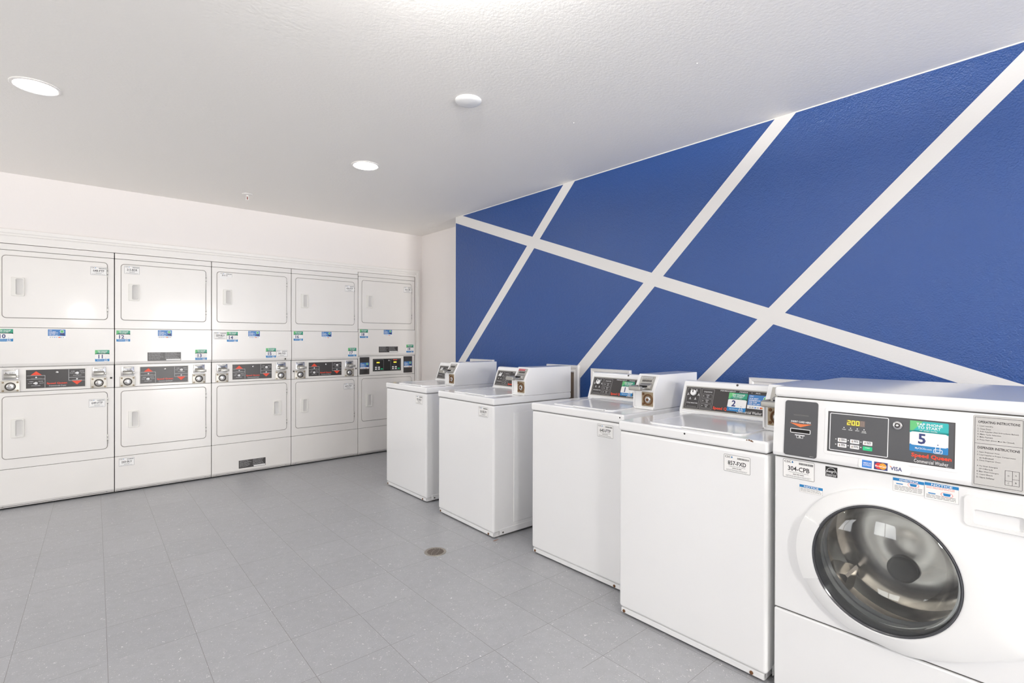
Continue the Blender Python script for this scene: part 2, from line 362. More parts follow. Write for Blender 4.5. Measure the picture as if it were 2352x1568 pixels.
# ------------------------------------------------------------------ stickers
def number_sticker(num, teal=False):
    """0.092 x 0.092, lower left at 0,0"""
    g = TEAL if teal == 2 else GRN
    s = MB(); W = H = 0.092
    s.rect(0, W, 0, H, PAPER, 0.6, 0.003); s.rect(0, W, 0.058, H, g, 1, 0.003); s.rect(0, W, 0.056, 0.064, g, 1)
    s.poly([(0, 0.062), (0, H), (0.032, H), (0.008, 0.062)], GRN2, 1.5)
    s.rect(0, W, 0, 0.022, BLU, 1, 0.003)
    s.rect(0.0015, W - 0.0015, 0.019, 0.059, PAPER, 2, 0.006)
    s.text('TAP PHONE', 0.016, 0.079, 0.0785, 0.0865, PANW, 2.5); s.text('TO START', 0.019, 0.074, 0.069, 0.077, PANW, 2.5)
    s.text('or scan code', 0.024, 0.066, 0.0625, 0.0665, PANW, 2.5, 0.3)
    s.text(num, 0.010, 0.060 if len(num) > 1 else 0.050, 0.0235, 0.0545, NAVY, 3, 1.5, just='c')
    s.text('MyCSCGo.com', 0.014, 0.054, 0.006, 0.013, PANW, 2.5, 0.5)
    # outlined hand holding a phone
    s.ring(0.062, 0.074, 0.004, 0.026, 0.0016, PANW, 3, 0.002); s.ring(0.058, 0.079, 0.001, 0.013, 0.0016, PANW, 3, 0.003)
    s.dot(0.068, 0.026, 0.0016, NAVY, 3.5)
    return s.mesh('number_sticker', False)
def info_sticker():
    """0.103 x 0.068"""
    s = MB(); s.rect(0, 0.103, 0, 0.068, PAPER, 0.6, 0.003); s.rect(0, 0.103, 0.017, 0.068, BLU2, 1, 0.002)
    s.text('CSC', 0.006, 0.024, 0.058, 0.064, PANW, 2)
    for i, t in enumerate(('FOR BEST', 'EXPERIENCE', 'USE THE', 'CSC GO APP')): s.text(t, 0.006, 0.006 + 0.0052 * len(t) , 0.0465 - i * 0.009, 0.053 - i * 0.009, PANW, 2)
    s.dot(0.082, 0.052, 0.0125, PANW, 2); s.dot(0.082, 0.052, 0.0105, GRN2, 3); s.poly([(0.066, 0.026), (0.098, 0.018), (0.098, 0.038), (0.076, 0.04)], NAVY, 1.5)
    for i, c in enumerate((PANG, PANG, AMEX, PANG, MCR, AMEX, PANG)): s.rect(0.010 + i * 0.0125, 0.018 + i * 0.0125, 0.004, 0.009, c, 1.5)
    s.dot(0.0655, 0.0065, 0.004, MCR, 2); s.dot(0.0705, 0.0065, 0.004, MCY, 2.2)
    return s.mesh('info_sticker', False)
def asset_label(code, torn=False):
    """0.104 x 0.066"""
    s = MB(); W, H = 0.104, 0.066
    if torn:
        s.poly([(0, 0.01), (0.05, 0), (0.06, 0.02), (0.1, 0.03), (W, H), (0, H)], PAPER, 0.6); s.ring(0, W, 0.03, H, 0.0012, OUTL, 0.5)
    else:
        s.rect(0, W, 0, H, PAPER, 0.8, 0.004); s.ring(0, W, 0, H, 0.0016, OUTL, 1, 0.004)
    s.text('CSC', 0.005, 0.028, 0.0535, 0.061, BLK, 2, 0.8); s.dot(0.0325, 0.0565, 0.0026, BLU, 2); s.poly([(0.0302, 0.0575), (0.0348, 0.0575), (0.0325, 0.0625)], BLU, 2)
    x = 0.054
    while x < 0.098: wd = random.choice((0.0007, 0.0012, 0.0018)); s.rect(x, x + wd, 0.0515, 0.0585, BLK, 2); x += wd + random.choice((0.0007, 0.0012))
    if torn: s.text(code, 0.018, 0.062, 0.035, 0.047, BLK, 2)
    else:
        s.text(code, 0.017, 0.088, 0.0265, 0.043, BLK, 2, 0.9)
        s.lines(0.02, 0.085, 0.0195, 0.0225, 1, PANG, 2, 0.6, 0); s.lines(0.034, 0.07, 0.0125, 0.0165, 1, OUTL, 2, 0.7, 0); s.lines(0.01, 0.095, 0.0035, 0.0095, 2, PANG, 2, 0.5, 0.1)
    return s.mesh('asset_label', False)
def spec_plate(W, H):
    s = MB(); s.rect(0, W, 0, H, CHAR2, 0.8, 0.001); n = 7
    for a, c in ((0.03, 0.47), (0.52, 0.97)): s.lines(W * a, W * c, H * 0.1, H * 0.93, n, PANG, 1.5, 0.3, 0.3)
    s.rect(W * 0.55, W * 0.985, H * 0.04, H * 0.2, PAPER, 2); return s.mesh('spec_plate', False)
INFO = info_sticker()

# ------------------------------------------------------------------ stacked dryers
DW = 0.704
def door_handle_mesh():
    s = MB(); W, H = 0.073, 0.14
    o = rrect(0, W, 0, H, 0.006, 5); i1 = rrect(0.024, W - 0.006, 0.008, H - 0.008, 0.010, 5); i2 = rrect(0.03, W - 0.012, 0.016, H - 0.016, 0.008, 5)
    L = [[(a, 0, c) for a, c in o], [(a, -0.007, c) for a, c in o], [(a * 0.96 + W * 0.02, -0.0095, c * 0.98 + H * 0.01) for a, c in o],
         [(a, -0.0095, c) for a, c in i1], [(a, -0.007, c) for a, c in i1]]
    s.loft(L, PLASD); s.loft([L[-1], [(a, -0.0012, c) for a, c in i2]], mat('pocket_shade', 'D8D6D3', 0.5), cap1=True); return s.mesh('handle')  # greyer pocket: recess shade put into the colour
HANDLE = door_handle_mesh()
def coin_slide_mesh(pulled):
    s = MB(); W, H = 0.092, 0.076
    s.slab(0.002, W - 0.002, 0, H, 0, -0.006, 0.004, STEELB, 0.002)
    s.prism([(-0.004, 0.012), (-0.024, 0.008), (-0.026, 0.030), (-0.006, 0.046)], 0.012, W - 0.012, STEEL, 0.003)
    for i in range(8): s.rbox(0.020 + i * 0.0066, 0.0236 + i * 0.0066, -0.0065, -0.005, 0.046, 0.056, DARK)
    s.rbox(0.016, W - 0.016, -0.010, -0.004, 0.062, 0.072, STEEL, 0.002)
    if pulled:
        s.rbox(0.026, W - 0.006, -0.046, -0.02, 0.016, 0.024, STEELB, 0.002); s.rbox(0.022, W + 0.004, -0.056, -0.044, 0.010, 0.032, STEEL, 0.004)
    else: s.rbox(W - 0.012, W + 0.001, -0.03, -0.006, 0.014, 0.034, STEEL, 0.003)
    return s.mesh('coin_slide')
def lock_plate_mesh(rusty=False):
    s = MB(); W, H = 0.105, 0.088; p = RUSTY if rusty else NICK
    s.slab(0, W, 0, H, 0, -0.008, 0.003, p, 0.002)
    for x in (0.013, W - 0.013):
        for z in (0.013, H - 0.013): s.disc(x, z, 0.0065, -0.008, -0.0135, RUSTY, 0.002, 12)
    cx, cz = W * 0.5, H * 0.5
    s.loft([[(a, y, c) for a, c in circ(cx, cz, r, 28)] for r, y in ((0.031, -0.008), (0.031, -0.012), (0.026, -0.014), (0.023, -0.010))], GAP)
    return s.mesh('lock_plate')
def lock_cyl_mesh():
    s = MB(); s.disc(0, 0, 0.021, -0.008, -0.018, STEELB, 0.003, 24); s.dot(0, 0, 0.006, STEEL, 84, 12); s.rect(-0.001, 0.007, -0.001, 0.0012, DARK, 85); return s.mesh('lock_cylinder')
SLIDES = [coin_slide_mesh(False), coin_slide_mesh(True)]; LOCKP = lock_plate_mesh(); LOCKC = lock_cyl_mesh()
def display_mesh():
    """black instrument panel 0.346 x 0.14 of the coin dryers"""
    s = MB(); W, H = 0.346, 0.141
    s.slab(-0.006, W + 0.006, -0.006, H + 0.006, 0, -0.0022, 0.004, PLASD, 0.001)
    l = 12; s.rect(0, W, 0, H, CHAR2, l); T = PANG
    def tri(cx, z0, up):
        h = 0.030 * (1 if up else -1); s.poly([(cx - 0.032, z0), (cx + 0.032, z0), (cx, z0 + h)] if up else [(cx - 0.032, z0), (cx, z0 + h), (cx + 0.032, z0)], RED, l + 1)
        s.dot(cx, z0 + h * 0.62, 0.0045, RED, l + 2); s.dot(cx, z0 + h * 0.62, 0.003, ORNG, l + 3)
    tri(0.057, 0.1, True); tri(W - 0.05, 0.047, False)
    def bars(x0, x1, z0, z1): s.rect(x0, x1, z0, z1, PANW, l + 1)
    bars(0.004, 0.108, 0.0955, 0.097); bars(0.1065, 0.108, 0.004, 0.097); bars(0.004, 0.108, 0.0685, 0.070)
    bars(W - 0.1, W - 0.002, 0.0485, 0.050); bars(W - 0.1, W - 0.0985, 0.0485, 0.138); bars(W - 0.1, W - 0.002, 0.0735, 0.075)
    for (x, z) in ((0.058, 0.083), (W - 0.05, 0.0615)): s.lines(x - 0.03, x + 0.03, z - 0.009, z - 0.006, 1, T, l + 2, 0.7, 0)
    for (x, z) in ((0.056, 0.038), (W - 0.048, 0.108)):
        s.text('NORMAL', x - 0.038, x - 0.014, z + 0.012, z + 0.0165, PANW, l + 2, 0.4); s.text('PERM PRESS', x + 0.014, x + 0.04, z + 0.012, z + 0.0165, PANW, l + 2, 0.4)
        s.text('FLUFF', x - 0.044, x - 0.022, z - 0.002, z + 0.0025, PANW, l + 2, 0.4); s.text('DELICATE', x + 0.02, x + 0.044, z - 0.002, z + 0.0025, PANW, l + 2, 0.4)
        s.lines(x - 0.026, x + 0.026, z - 0.021, z - 0.017, 1, PANW, l + 2, 0.5, 0)
    s.text('Speed Queen', 0.117, 0.236, 0.024, 0.041, RED, l + 2, 1.6); s.text('Commercial Dryer', 0.130, 0.232, 0.008, 0.019, PANW, l + 2, 0)
    return s.mesh('display_panel')
DISP = display_mesh()
def knob_mesh():
    s = MB(); s.loft([[(a, y, c) for a, c in circ(0, 0, r, 20)] for r, y in ((0.0105, 0), (0.0105, -0.006), (0.0085, -0.009))], PANW, cap1=True)
    s.prism([(-0.009, -0.0035), (-0.014, -0.003), (-0.014, 0.003), (-0.009, 0.0035)], -0.016, 0.009, PANW, 0.001); return s.mesh('dial_knob')
KNOB = knob_mesh()
def stud_mesh(r=0.0055): s = MB(); s.disc(0, 0, r, 0, -0.005, PANW, 0.0015, 14); return s.mesh('push_button')
STUD = stud_mesh()
KEYL = (lambda s: s.disc(0, 0, 0.0085, 0, -0.006, STEELB, 0.002, 18).disc(0, 0, 0.0035, -0.006, -0.0075, STEEL, 0.0005, 10).mesh('key_lock'))(MB())
SCREW = (lambda s: s.disc(0, 0, 0.0055, 0, -0.003, GAP, 0.001, 12).mesh('screw'))(MB())
RSCREW = (lambda s: s.disc(0, 0, 0.007, 0, -0.0035, RUST, 0.001, 12).mesh('screw'))(MB())
PORT = (lambda s: s.disc(0, 0, 0.0095, 0, -0.006, STEEL, 0.002, 16).disc(0, 0, 0.006, -0.006, -0.0068, DARK, 0.0003, 12).mesh('side_lock'))(MB())
HINGE = (lambda s: s.rbox(-0.003, 0.003, -0.006, 0, 0, 0.074, STEEL, 0.001).rbox(-0.004, 0.004, -0.007, 0, 0.02, 0.024, DARK).rbox(-0.004, 0.004, -0.007, 0, 0.05, 0.054, DARK).mesh('hinge'))(MB())

def build_dryer(dz, kind):
    """dz lifts the upper half (the newest machine is taller); kind 'coin' or 'card'"""
    root = bpy.data.objects.new('stacked_dryer', None); COL.objects.link(root); root.empty_display_size = 0.1
    x0, x1 = 0.0022, DW - 0.0022; T = 1.984 + dz
    put('cabinet', MB().rbox(x0 + 0.001, x1 - 0.001, 0.008, 0.70, 0.02, T - 0.002, GAP, 0.002), root, label='steel cabinet carcass, darkened for the gap shade')  # carcass coloured dark to give the panel gaps their shade
    put('top_cap', MB().rbox(x0, x1, 0.0, 0.03, 1.9395 + dz, T, ENAM, 0.003), root)
    zc = 1.0635 + dz
    z_mid0, z_mid1 = zc + 0.001, 1.3585 + dz * 1.0
    put('upper_front_panel', MB().rbox(x0, x1, 0.0, 0.03, 1.3610 + dz, 1.9370 + dz, ENAM, 0.003), root)
    mid = MB().prism([(-0.010, z_mid1), (0.03, z_mid1), (0.03, z_mid0), (0.002, z_mid0), (-0.004, z_mid0 + 0.006), (-0.010, z_mid0 + 0.024)], x0, x1, ENAM, 0.002)
    put('middle_panel', mid, root)
    put('control_fascia', MB().rbox(x0 + 0.001, x1 - 0.001, 0.002, 0.03, 0.8775, zc - 0.0015, ENAM, 0.002), root)
    put('lower_front_panel', MB().rbox(x0, x1, 0.0, 0.03, 0.3030, 0.8745, ENAM, 0.003), root)
    base = MB().prism([(0.0, 0.3005), (0.03, 0.3005), (0.03, 0.014), (0.010, 0.014), (0.010, 0.020), (0.0, 0.040)], x0, x1, ENAM, 0.002)
    put('base_panel', base, root)
    for x in (0.045, 0.655): put('screw', SCREW, root, (x, 0.010, 0.024 + 0.004), wn=False)
    for x in (0.045, 0.655): put('screw', SCREW, root, (x, 0.0, z_mid0 + 0.009), wn=False)
    for zb, zt, nm in ((1.431 + dz, 1.900 + dz, 'upper_door'), (0.376, 0.846, 'lower_door')):
        put('door_gap_line', MB().slab(0.0405, 0.6605, zb - 0.0005, zt + 0.0005, 0, -0.0012, 0.026, GAPLINE, 0.0005, 8), root, label='grey line painted for the shaded gap around the door')  # thin grey plate stands in for shade in the door gap
        d = put(nm, MB().slab(0.0445, 0.6565, zb + 0.0035, zt - 0.0035, 0, -0.006, 0.023, ENAM, 0.004, 8), root)
        for z in (zb + 0.046, zt - 0.12):
            put('hinge', HINGE, root, (0.6587, 0, z), wn=False)
    return root
def dress_coin(root):
    d = deco('display_panel', DISP, root, 0.172, 0.002, 0.898); d['label'] = 'dark display panel with orange triangles and red lettering'
    for x, z in ((0.056, 0.038), (0.298, 0.108)): put('dial_knob', KNOB, d, (x, -0.0026, z), wn=False)
    for x, z in ((0.057, 0.083), (0.296, 0.0615)): put('push_button', STUD, d, (x, -0.0026, z), wn=False)
    put('key_lock', KEYL, d, (0.178, -0.0026, 0.118), wn=False)
def coin_sets(root, pl, pr, ports=()):
    for x, z, p in ((0.040, 0.970, pl), (0.558, 0.972, pr)): put('coin_slide', SLIDES[p], root, (x, 0.002, z), wn=False)
    for x, z in ((0.034, 0.875), (0.551, 0.876)):
        l = put('lock_plate', LOCKP, root, (x, 0.002, z), wn=False); put('lock_cylinder', LOCKC, l, (0.0525, 0, 0.044), wn=False)
    for x, z in ports: put('side_lock', PORT, root, (x, 0.002, z), wn=False)
def handles(root, dz, lower_right=False):
    for ch in root.children:
        n = ch.name.split('.')[0]
        if n == 'upper_door': put('handle', HANDLE, ch, (0.092, -0.006, 1.597 + dz), wn=False)
        if n == 'lower_door':
            if lower_right: put('handle', HANDLE, ch, (0.606, -0.006, 0.672), (0, pi, 0), wn=False).rotation_euler = (0, pi, 0)
            else: put('handle', HANDLE, ch, (0.090, -0.006, 0.535), wn=False)
XS = [-0.39, 0.315, 1.019, 1.723, 2.428]
GRP = 'stacked dryers along the back wall'
proto = build_dryer(0.0, 'coin'); dress_coin(proto)
tall = build_dryer(0.029, 'card')
roots = [proto] + [dup(proto) for _ in range(3)] + [tall]
labels = ['white double-stack dryer at the left end, stickers numbered 10 and 11',
          'white double-stack dryer with stickers 12 and 13 and black spec plate above controls',
          'white double-stack dryer with stickers 14 and 15, lower door handle on the right',
          'white double-stack dryer with stickers 16 and 17, second from the corner',
          'white double-stack dryer with digital card controls, stickers 18 and 19, in the corner']
for r, x, l in zip(roots, XS, labels): r.location = (x, YD, 0); tag(r, l, 'dryer', GRP)
YM = -0.0102  # face of the middle panel
D = roots
def num(root, n, x, z, y=YM): deco('number_sticker', number_sticker(n), root, x, y, z, label='green and blue sticker numbered ' + n)
def info(root, x, z, y=YM): deco('info_sticker', INFO, root, x, y, z, label='small blue notice sticker')
def lab(root, c, x, z, y=YM, torn=False): deco('asset_label', asset_label(c, torn), root, x, y, z, label='white barcode label reading ' + c)
UD = -0.0062; BP = -0.0002
coin_sets(D[0], 0, 0, ((0.682, 0.957),)); coin_sets(D[1], 0, 1); coin_sets(D[2], 1, 1); coin_sets(D[3], 1, 1, ((0.022, 0.955), (0.680, 0.962)))
handles(D[0], 0); handles(D[1], 0); handles(D[2], 0, True); handles(D[3], 0); handles(D[4], 0.029)
num(D[0], '10', 0.011, 1.256); info(D[0], 0.296, 1.281); num(D[0], '11', 0.579, 1.094); lab(D[0], '648-FTP', 0.550, 1.793, UD); lab(D[0], '649-FTP', 0.540, 0.724, UD)
num(D[1], '12', 0.011, 1.255); info(D[1], 0.295, 1.285); num(D[1], '13', 0.573, 1.090); lab(D[1], '213-BDR', 0.064, 1.820, UD); lab(D[1], '260-BLV', 0.028, 0.218, BP)
deco('spec_plate', spec_plate(0.243, 0.073), D[1], 0.222, YM, 1.089)
num(D[2], '14', 0.123, 1.253); info(D[2], 0.305, 1.287); num(D[2], '15', 0.463, 1.098); lab(D[2], '311', 0.064, 1.826, UD, True); lab(D[2], '259-BLV', 0.017, 1.276); lab(D[2], '346-FXD', 0.559, 1.103)
deco('spec_plate', spec_plate(0.237, 0.075), D[2], 0.226, BP, 0.055)
put('side_lock', PORT, D[2], (0.642, -0.0085, 1.083), wn=False)
num(D[3], '16', 0.019, 1.264); info(D[3], 0.302, 1.288); num(D[3], '17', 0.588, 1.094); lab(D[3], '656-FTP', 0.554, 1.792, UD); lab(D[3], '657-FTP', 0.541, 0.740, UD)
num(D[4], '18', 0.017, 1.294); info(D[4], 0.300, 1.318); num(D[4], '19', 0.588, 1.126); lab(D[4], '302-CPB', 0.554, 1.824, UD)
deco('spec_plate', spec_plate(0.237, 0.066), D[4], 0.240, YM, 1.132)
# the digital machine: card readers left and right, twin display between
def card_reader():
    s = MB(); s.slab(0, 0.113, 0, 0.190, 0, -0.004, 0.004, CHAR2, 0.001); return s.mesh('card_reader')
CR = card_reader()
for x in (0.018, 0.556):
    c = put('card_reader', CR, D[4], (x, 0.002, 0.892), wn=False); deco('info_sticker', INFO, c, 0.005, -0.0042, 0.062)
s = MB(); s.slab(-0.008, 0.358, -0.008, 0.147, 0, -0.0022, 0.004, PLASD, 0.001); s.rect(0, 0.350, 0, 0.139, BLK, 12)
for x in (0.008, 0.218):
    s.ring(x, x + 0.125, 0.010, 0.130, 0.0018, PANG, 13, 0.006); s.rect(x + 0.032, x + 0.078, 0.088, 0.106, LEDBG, 13)
    for k in range(2): s.rect(x + 0.040 + k * 0.018, x + 0.053 + k * 0.018, 0.091, 0.103, LED, 14)
    for k in range(2): s.dot(x + 0.033 + k * 0.02, 0.068, 0.003, PANG, 13)
    for a, c in ((0, 0), (1, 0), (0, 1), (1, 1)): s.rect(x + 0.018 + a * 0.036, x + 0.042 + a * 0.036, 0.018 + c * 0.020, 0.031 + c * 0.020, PANW, 13, 0.002)
    s.rect(x + 0.088, x + 0.114, 0.018, 0.031, BTNG, 13, 0.002)
s.rect(0.25, 0.30, 0.120, 0.128, RED, 14)
dd = deco('display_panel', s, D[4], 0.173, 0.002, 0.921, label='black twin digital display panel'); put('key_lock', KEYL, dd, (0.196, -0.0026, 0.118), wn=False)

# ------------------------------------------------------------------ top loading washers
WW, WD, WT, WSEAM = 0.672, 0.70, 0.900, 0.855
WGRP = 'top-loading washers along the blue wall'
TILT = math.atan2(0.055, 0.151)
def washer_console_print():
    """dark fascia, local 0.50 x 0.122"""
    s = MB(); W, H = 0.50, 0.121
    s.ring(-0.003, W + 0.003, -0.003, H + 0.003, 0.006, STEEL, 2, 0.003); s.rect(0, W, 0, H, CHAR2, 1)
    def box(x0, x1, z0, z1, t=0.0013): s.ring(x0, x1, z0, z1, t, PANG, 3, 0.0012)
    box(0.010, 0.083, 0.008, 0.113); box(0.090, 0.157, 0.008, 0.113)
    s.dot(0.046, 0.086, 0.019, BLK, 3, 20)
    for a in (0, 60, 120, 180, 240, 300):
        cx, cz = 0.046 + 0.029 * cos(radians(a)), 0.083 + 0.026 * sin(radians(a))
        s.poly([(cx - 0.003, cz - 0.004), (cx + 0.003, cz - 0.004), (cx, cz + 0.005)], PANW, 4); s.rect(cx - 0.006, cx + 0.006, cz - 0.008, cz - 0.006, PANW, 4)
    s.text('CYCLE SELECTOR', 0.016, 0.077, 0.031, 0.037, PANW, 4, 0.6); s.lines(0.02, 0.072, 0.013, 0.016, 1, PANG, 4, 0.5, 0)
    s.text('CYCLE STATUS', 0.102, 0.146, 0.095, 0.101, PANW, 4, 0.6)
    for k in range(3):
        z = 0.014 + k * 0.0255; box(0.097, 0.150, z, z + 0.021, 0.001); s.dot(0.104, z + 0.0105, 0.0022, PANW, 4); s.text(('RINSE', 'SPIN', 'WASH')[k], 0.118, 0.134, z + 0.013, z + 0.017, PANW, 4, 0.4); s.rect(0.121, 0.131, z + 0.004, z + 0.009, PANG, 4)
    s.text('PERMANENT', 0.188, 0.266, 0.108, 0.1135, PANW, 4, 0.4); s.text('PRESS', 0.285, 0.325, 0.108, 0.1135, PANW, 4, 0.4); s.text('+', 0.342, 0.347, 0.108, 0.113, PANW, 4, 0.4); s.text('ALL', 0.362, 0.386, 0.108, 0.1135, PANW, 4, 0.4)
    s.text('Speed Queen', 0.163, 0.275, 0.008, 0.0265, RED, 4, 1.6); s.text('Commercial Washer', 0.285, 0.405, 0.007, 0.021, PANW, 4, 0)
    return s.mesh('control_fascia', False)
WFASC = washer_console_print()
def build_washer():
    root = bpy.data.objects.new('top_load_washer', None); COL.objects.link(root); root.empty_display_size = 0.1
    put('cabinet', MB().rbox(0, WW, 0, WD, 0.035, WSEAM - 0.0009, ENAW, 0.014, 4).rbox(0.012, WW - 0.012, 0.012, WD - 0.01, 0.006, 0.06, ENAW, 0.004)
        .slab(0.012, WW - 0.012, 0.012, 0.034, 0.02, 0.003, 0.002, ENAW, 0.002), root)
    # raised panel pressed into the right side and the bolted foot flange
    sp = MB()
    for a, c, z0, z1, h in ((0.165, 0.345, 0.075, 0.80, 0.003), (0.05, 0.66, 0.014, 0.055, 0.003)):
        pr = rrect(a, c, z0, z1, 0.006, 4); q = rrect(a + 0.003, c - 0.003, z0 + 0.003, z1 - 0.003, 0.004, 4)
        sp.loft([[(WW + 0.0002, y, z) for y, z in pr], [(WW + h, y, z) for y, z in pr[:0] + q]], ENAW, cap1=True)
    put('side_panel', sp, root)
    put('seam_gap_strip', MB().rbox(0.006, WW - 0.006, 0.006, WD - 0.01, WSEAM - 0.004, WSEAM + 0.004, mat('washer_gap_grey', '6E6C6A', 0.7)), root)  # grey strip stands in for shade inside the top seam
    top = MB().rbox(-0.003, WW + 0.003, -0.004, WD + 0.004, WSEAM + 0.0006, WT, ENAW, 0.010, 4); put('top_shell', top, root)
    # lid: slightly dished rounded plate with a finger lip along its front
    L = []
    for ins, z in ((0, WT - 0.001), (0.001, WT + 0.004), (0.004, WT + 0.006), (0.016, WT + 0.006), (0.022, WT + 0.003)):
        L.append([(x, y, z) for x, y in rrect(0.115 + ins, 0.545 - ins if False else 0.560 - ins, 0.040 + ins, 0.462 - ins, 0.05 - ins, 6)])
    lid = MB().loft(L, ENAW, cap1=True); lid.rbox(0.300, 0.520, 0.030, 0.052, WT + 0.0005, WT + 0.009, ENAW, 0.004, 3)
    put('lid', lid, root)
    y0 = 0.492
    con = MB().prism([(y0, WT + 0.004), (y0 + 0.055, WT + 0.158), (y0 + 0.075, WT + 0.163), (0.66, WT + 0.150), (0.66, WT - 0.002), (y0 + 0.01, WT - 0.002)], 0.012, 0.56, ENAW, 0.006, 3)
    con.rbox(0.02, 0.55, y0 - 0.008, y0 + 0.02, WT - 0.002, WT + 0.008, PLAS, 0.003)
    c = put('console', con, root)
    f = deco('control_fascia', WFASC, c, 0.032, y0 + 0.0045 - 0.0006, WT + 0.018, -TILT, label='dark control fascia with white and red lettering')
    k = MB(); k.loft([[(a, y, b_) for a, b_ in circ(0, 0, r, 24)] for r, y in ((0.016, 0), (0.015, -0.014), (0.012, -0.016))], PANW, cap1=True); k.rbox(-0.002, 0.002, -0.018, -0.015, 0, 0.012, BLK)
    put('selector_knob', k, root, (0.032 + 0.046, y0 + 0.0045 + 0.104 * sin(TILT) - 0.001, WT + 0.018 + 0.086 * cos(TILT)), (-TILT, 0, 0), label='white selector knob')
    put('console_screw', SCREW, root, (0.30, y0 + 0.0535, WT + 0.153), (-TILT, 0, 0), wn=False)
    # coin meter case
    mx0, mx1 = 0.546, 0.676; P = [(0.262, WT), (0.262, WT + 0.104), (0.310, WT + 0.188), (0.70, WT + 0.188), (0.70, WT)]
    put('meter_case', MB().prism(P, mx0, mx1, ENAW, 0.004, 2), root)
    sl = math.atan2(0.048, 0.084)
    cs = MB(); cs.slab(0.006, 0.100, 0.004, 0.088, 0, -0.004, 0.003, STEEL, 0.0015); cs.rbox(0.02, 0.088, -0.008, -0.003, 0.070, 0.084, STEELB, 0.002)
    for i in range(8): cs.rbox(0.024 + i * 0.0076, 0.028 + i * 0.0076, -0.0048, -0.0036, 0.052, 0.064, DARK)
    cs.prism([(-0.003, 0.008), (-0.020, 0.006), (-0.024, 0.022), (-0.004, 0.046)], 0.02, 0.092, STEEL, 0.003); cs.rbox(0.030, 0.078, -0.026, -0.018, 0.012, 0.020, DARK, 0.001)
    put('coin_slot', cs, root, (mx0 + 0.014, 0.262, WT + 0.100), (-sl, 0, 0))
    ch = MB(); ch.rbox(0.012, 0.072, -0.062, 0.0, 0, 0.009, STEELB, 0.002); ch.rbox(0.004, 0.078, -0.084, -0.056, -0.007, 0.017, STEEL, 0.006, 3); ch.rbox(0, 0.012, -0.062, 0.0, -0.002, 0.018, STEEL, 0.003)
    put('coin_slide', ch, root, (mx0 + 0.018, 0.262, WT + 0.112))
    lp = MB(); lp.slab(0, 0.070, 0, 0.076, 0, -0.003, 0.002, RUSTY, 0.001)
    for z in (0.012, 0.064): lp.disc(0.011, z, 0.0065, -0.003, -0.007, RUST, 0.001, 12)
    lp.loft([[(a, y, b_) for a, b_ in circ(0.041, 0.036, r, 24)] for r, y in ((0.030, -0.003), (0.030, -0.007), (0.026, -0.009), (0.022, -0.005))], RUST)
    l = put('lock_plate', lp, root, (mx0 + 0.052, 0.262, WT + 0.018))
    put('lock_cylinder', MB().disc(0, 0, 0.017, -0.003, -0.012, STEELB, 0.003, 20).disc(0, 0, 0.008, -0.012, -0.013, RUST, 0.0005, 12), l, (0.041, 0, 0.036))
    put('case_flange', MB().rbox(mx0, mx0 + 0.008, 0.252, 0.264, WT + 0.002, WT + 0.104, ENAW, 0.002).rbox(mx0, mx1, 0.252, 0.264, WT + 0.001, WT + 0.012, ENAW, 0.002), root)
    for x, y, z, mm in ((0.028, 0.003, 0.021, RSCREW), (0.615, 0.003, 0.021, RSCREW)): put('screw', mm, root, (x, y, z), wn=False)
    for y in (0.075, 0.62): put('screw', SCREW, root, (WW + 0.003, y, 0.03), (0, 0, pi / 2), wn=False)
    return root
wp_ = build_washer()
ws = [wp_] + [dup(wp_) for _ in range(3)]
WPOS = [(2.138, 4.148, -90), (2.088, 3.236, -90), (2.118, 2.260, -90), (1.957, 1.492, -90)]
WLAB = ['white top-load washer farthest from the camera, nearest the dryers',
        'white top-load washer second from the dryers, whole right side showing',
        'white top-load washer, third from the dryers, its coin slide crossing a green sticker',
        'white top-load washer with sticker numbered 2, beside the front loader']
for r, (x, y, a), l in zip(ws, WPOS, WLAB): r.location = (x, y, 0); r.rotation_euler = (0, 0, radians(a)); tag(r, l, 'washing machine', WGRP)
ws[1].rotation_euler = (0, 0, radians(-91.5)); ws[0].rotation_euler = (0, 0, radians(-90.5))
def wlab(r, c, x, z, y=-0.0002): deco('asset_label', asset_label(c), r, x, y, z, label='white barcode label reading ' + c)
wlab(ws[0], '952-BLR', 0.510, 0.765); wlab(ws[1], '263-BLW', 0.508, 0.770); wlab(ws[2], '643-FTP', 0.504, 0.770); wlab(ws[3], '857-FXD', 0.506, 0.764)
def cons_sticker(root, nm, me, x, up, lb):
    y = 0.4965 + up * sin(TILT) - 0.0024; deco(nm, me, root, x, y, WT + 0.018 + up * cos(TILT), -TILT, lb)
cons_sticker(ws[3], 'number_sticker', number_sticker('2', 1), 0.267, 0.013, 'green and blue sticker numbered 2')
cons_sticker(ws[3], 'info_sticker', INFO, 0.364, 0.034, 'small blue notice sticker')
cons_sticker(ws[2], 'number_sticker', number_sticker('1', 1), 0.268, 0.013, 'green and blue sticker numbered 1')
for ch in ws[3].children:
    if ch.name.startswith('lock_plate'): ch.location.x -= 0.034; ch.location.z += 0.004
for r_, x_, z_ in ((ws[3], 0.338, 0.885), (ws[2], 0.652, 0.884)): put('bolt_hole', MB().disc(0, 0, 0.004, 0, -0.001, DARK, 0.0003, 10), r_, (x_, -0.0035, z_), wn=False)
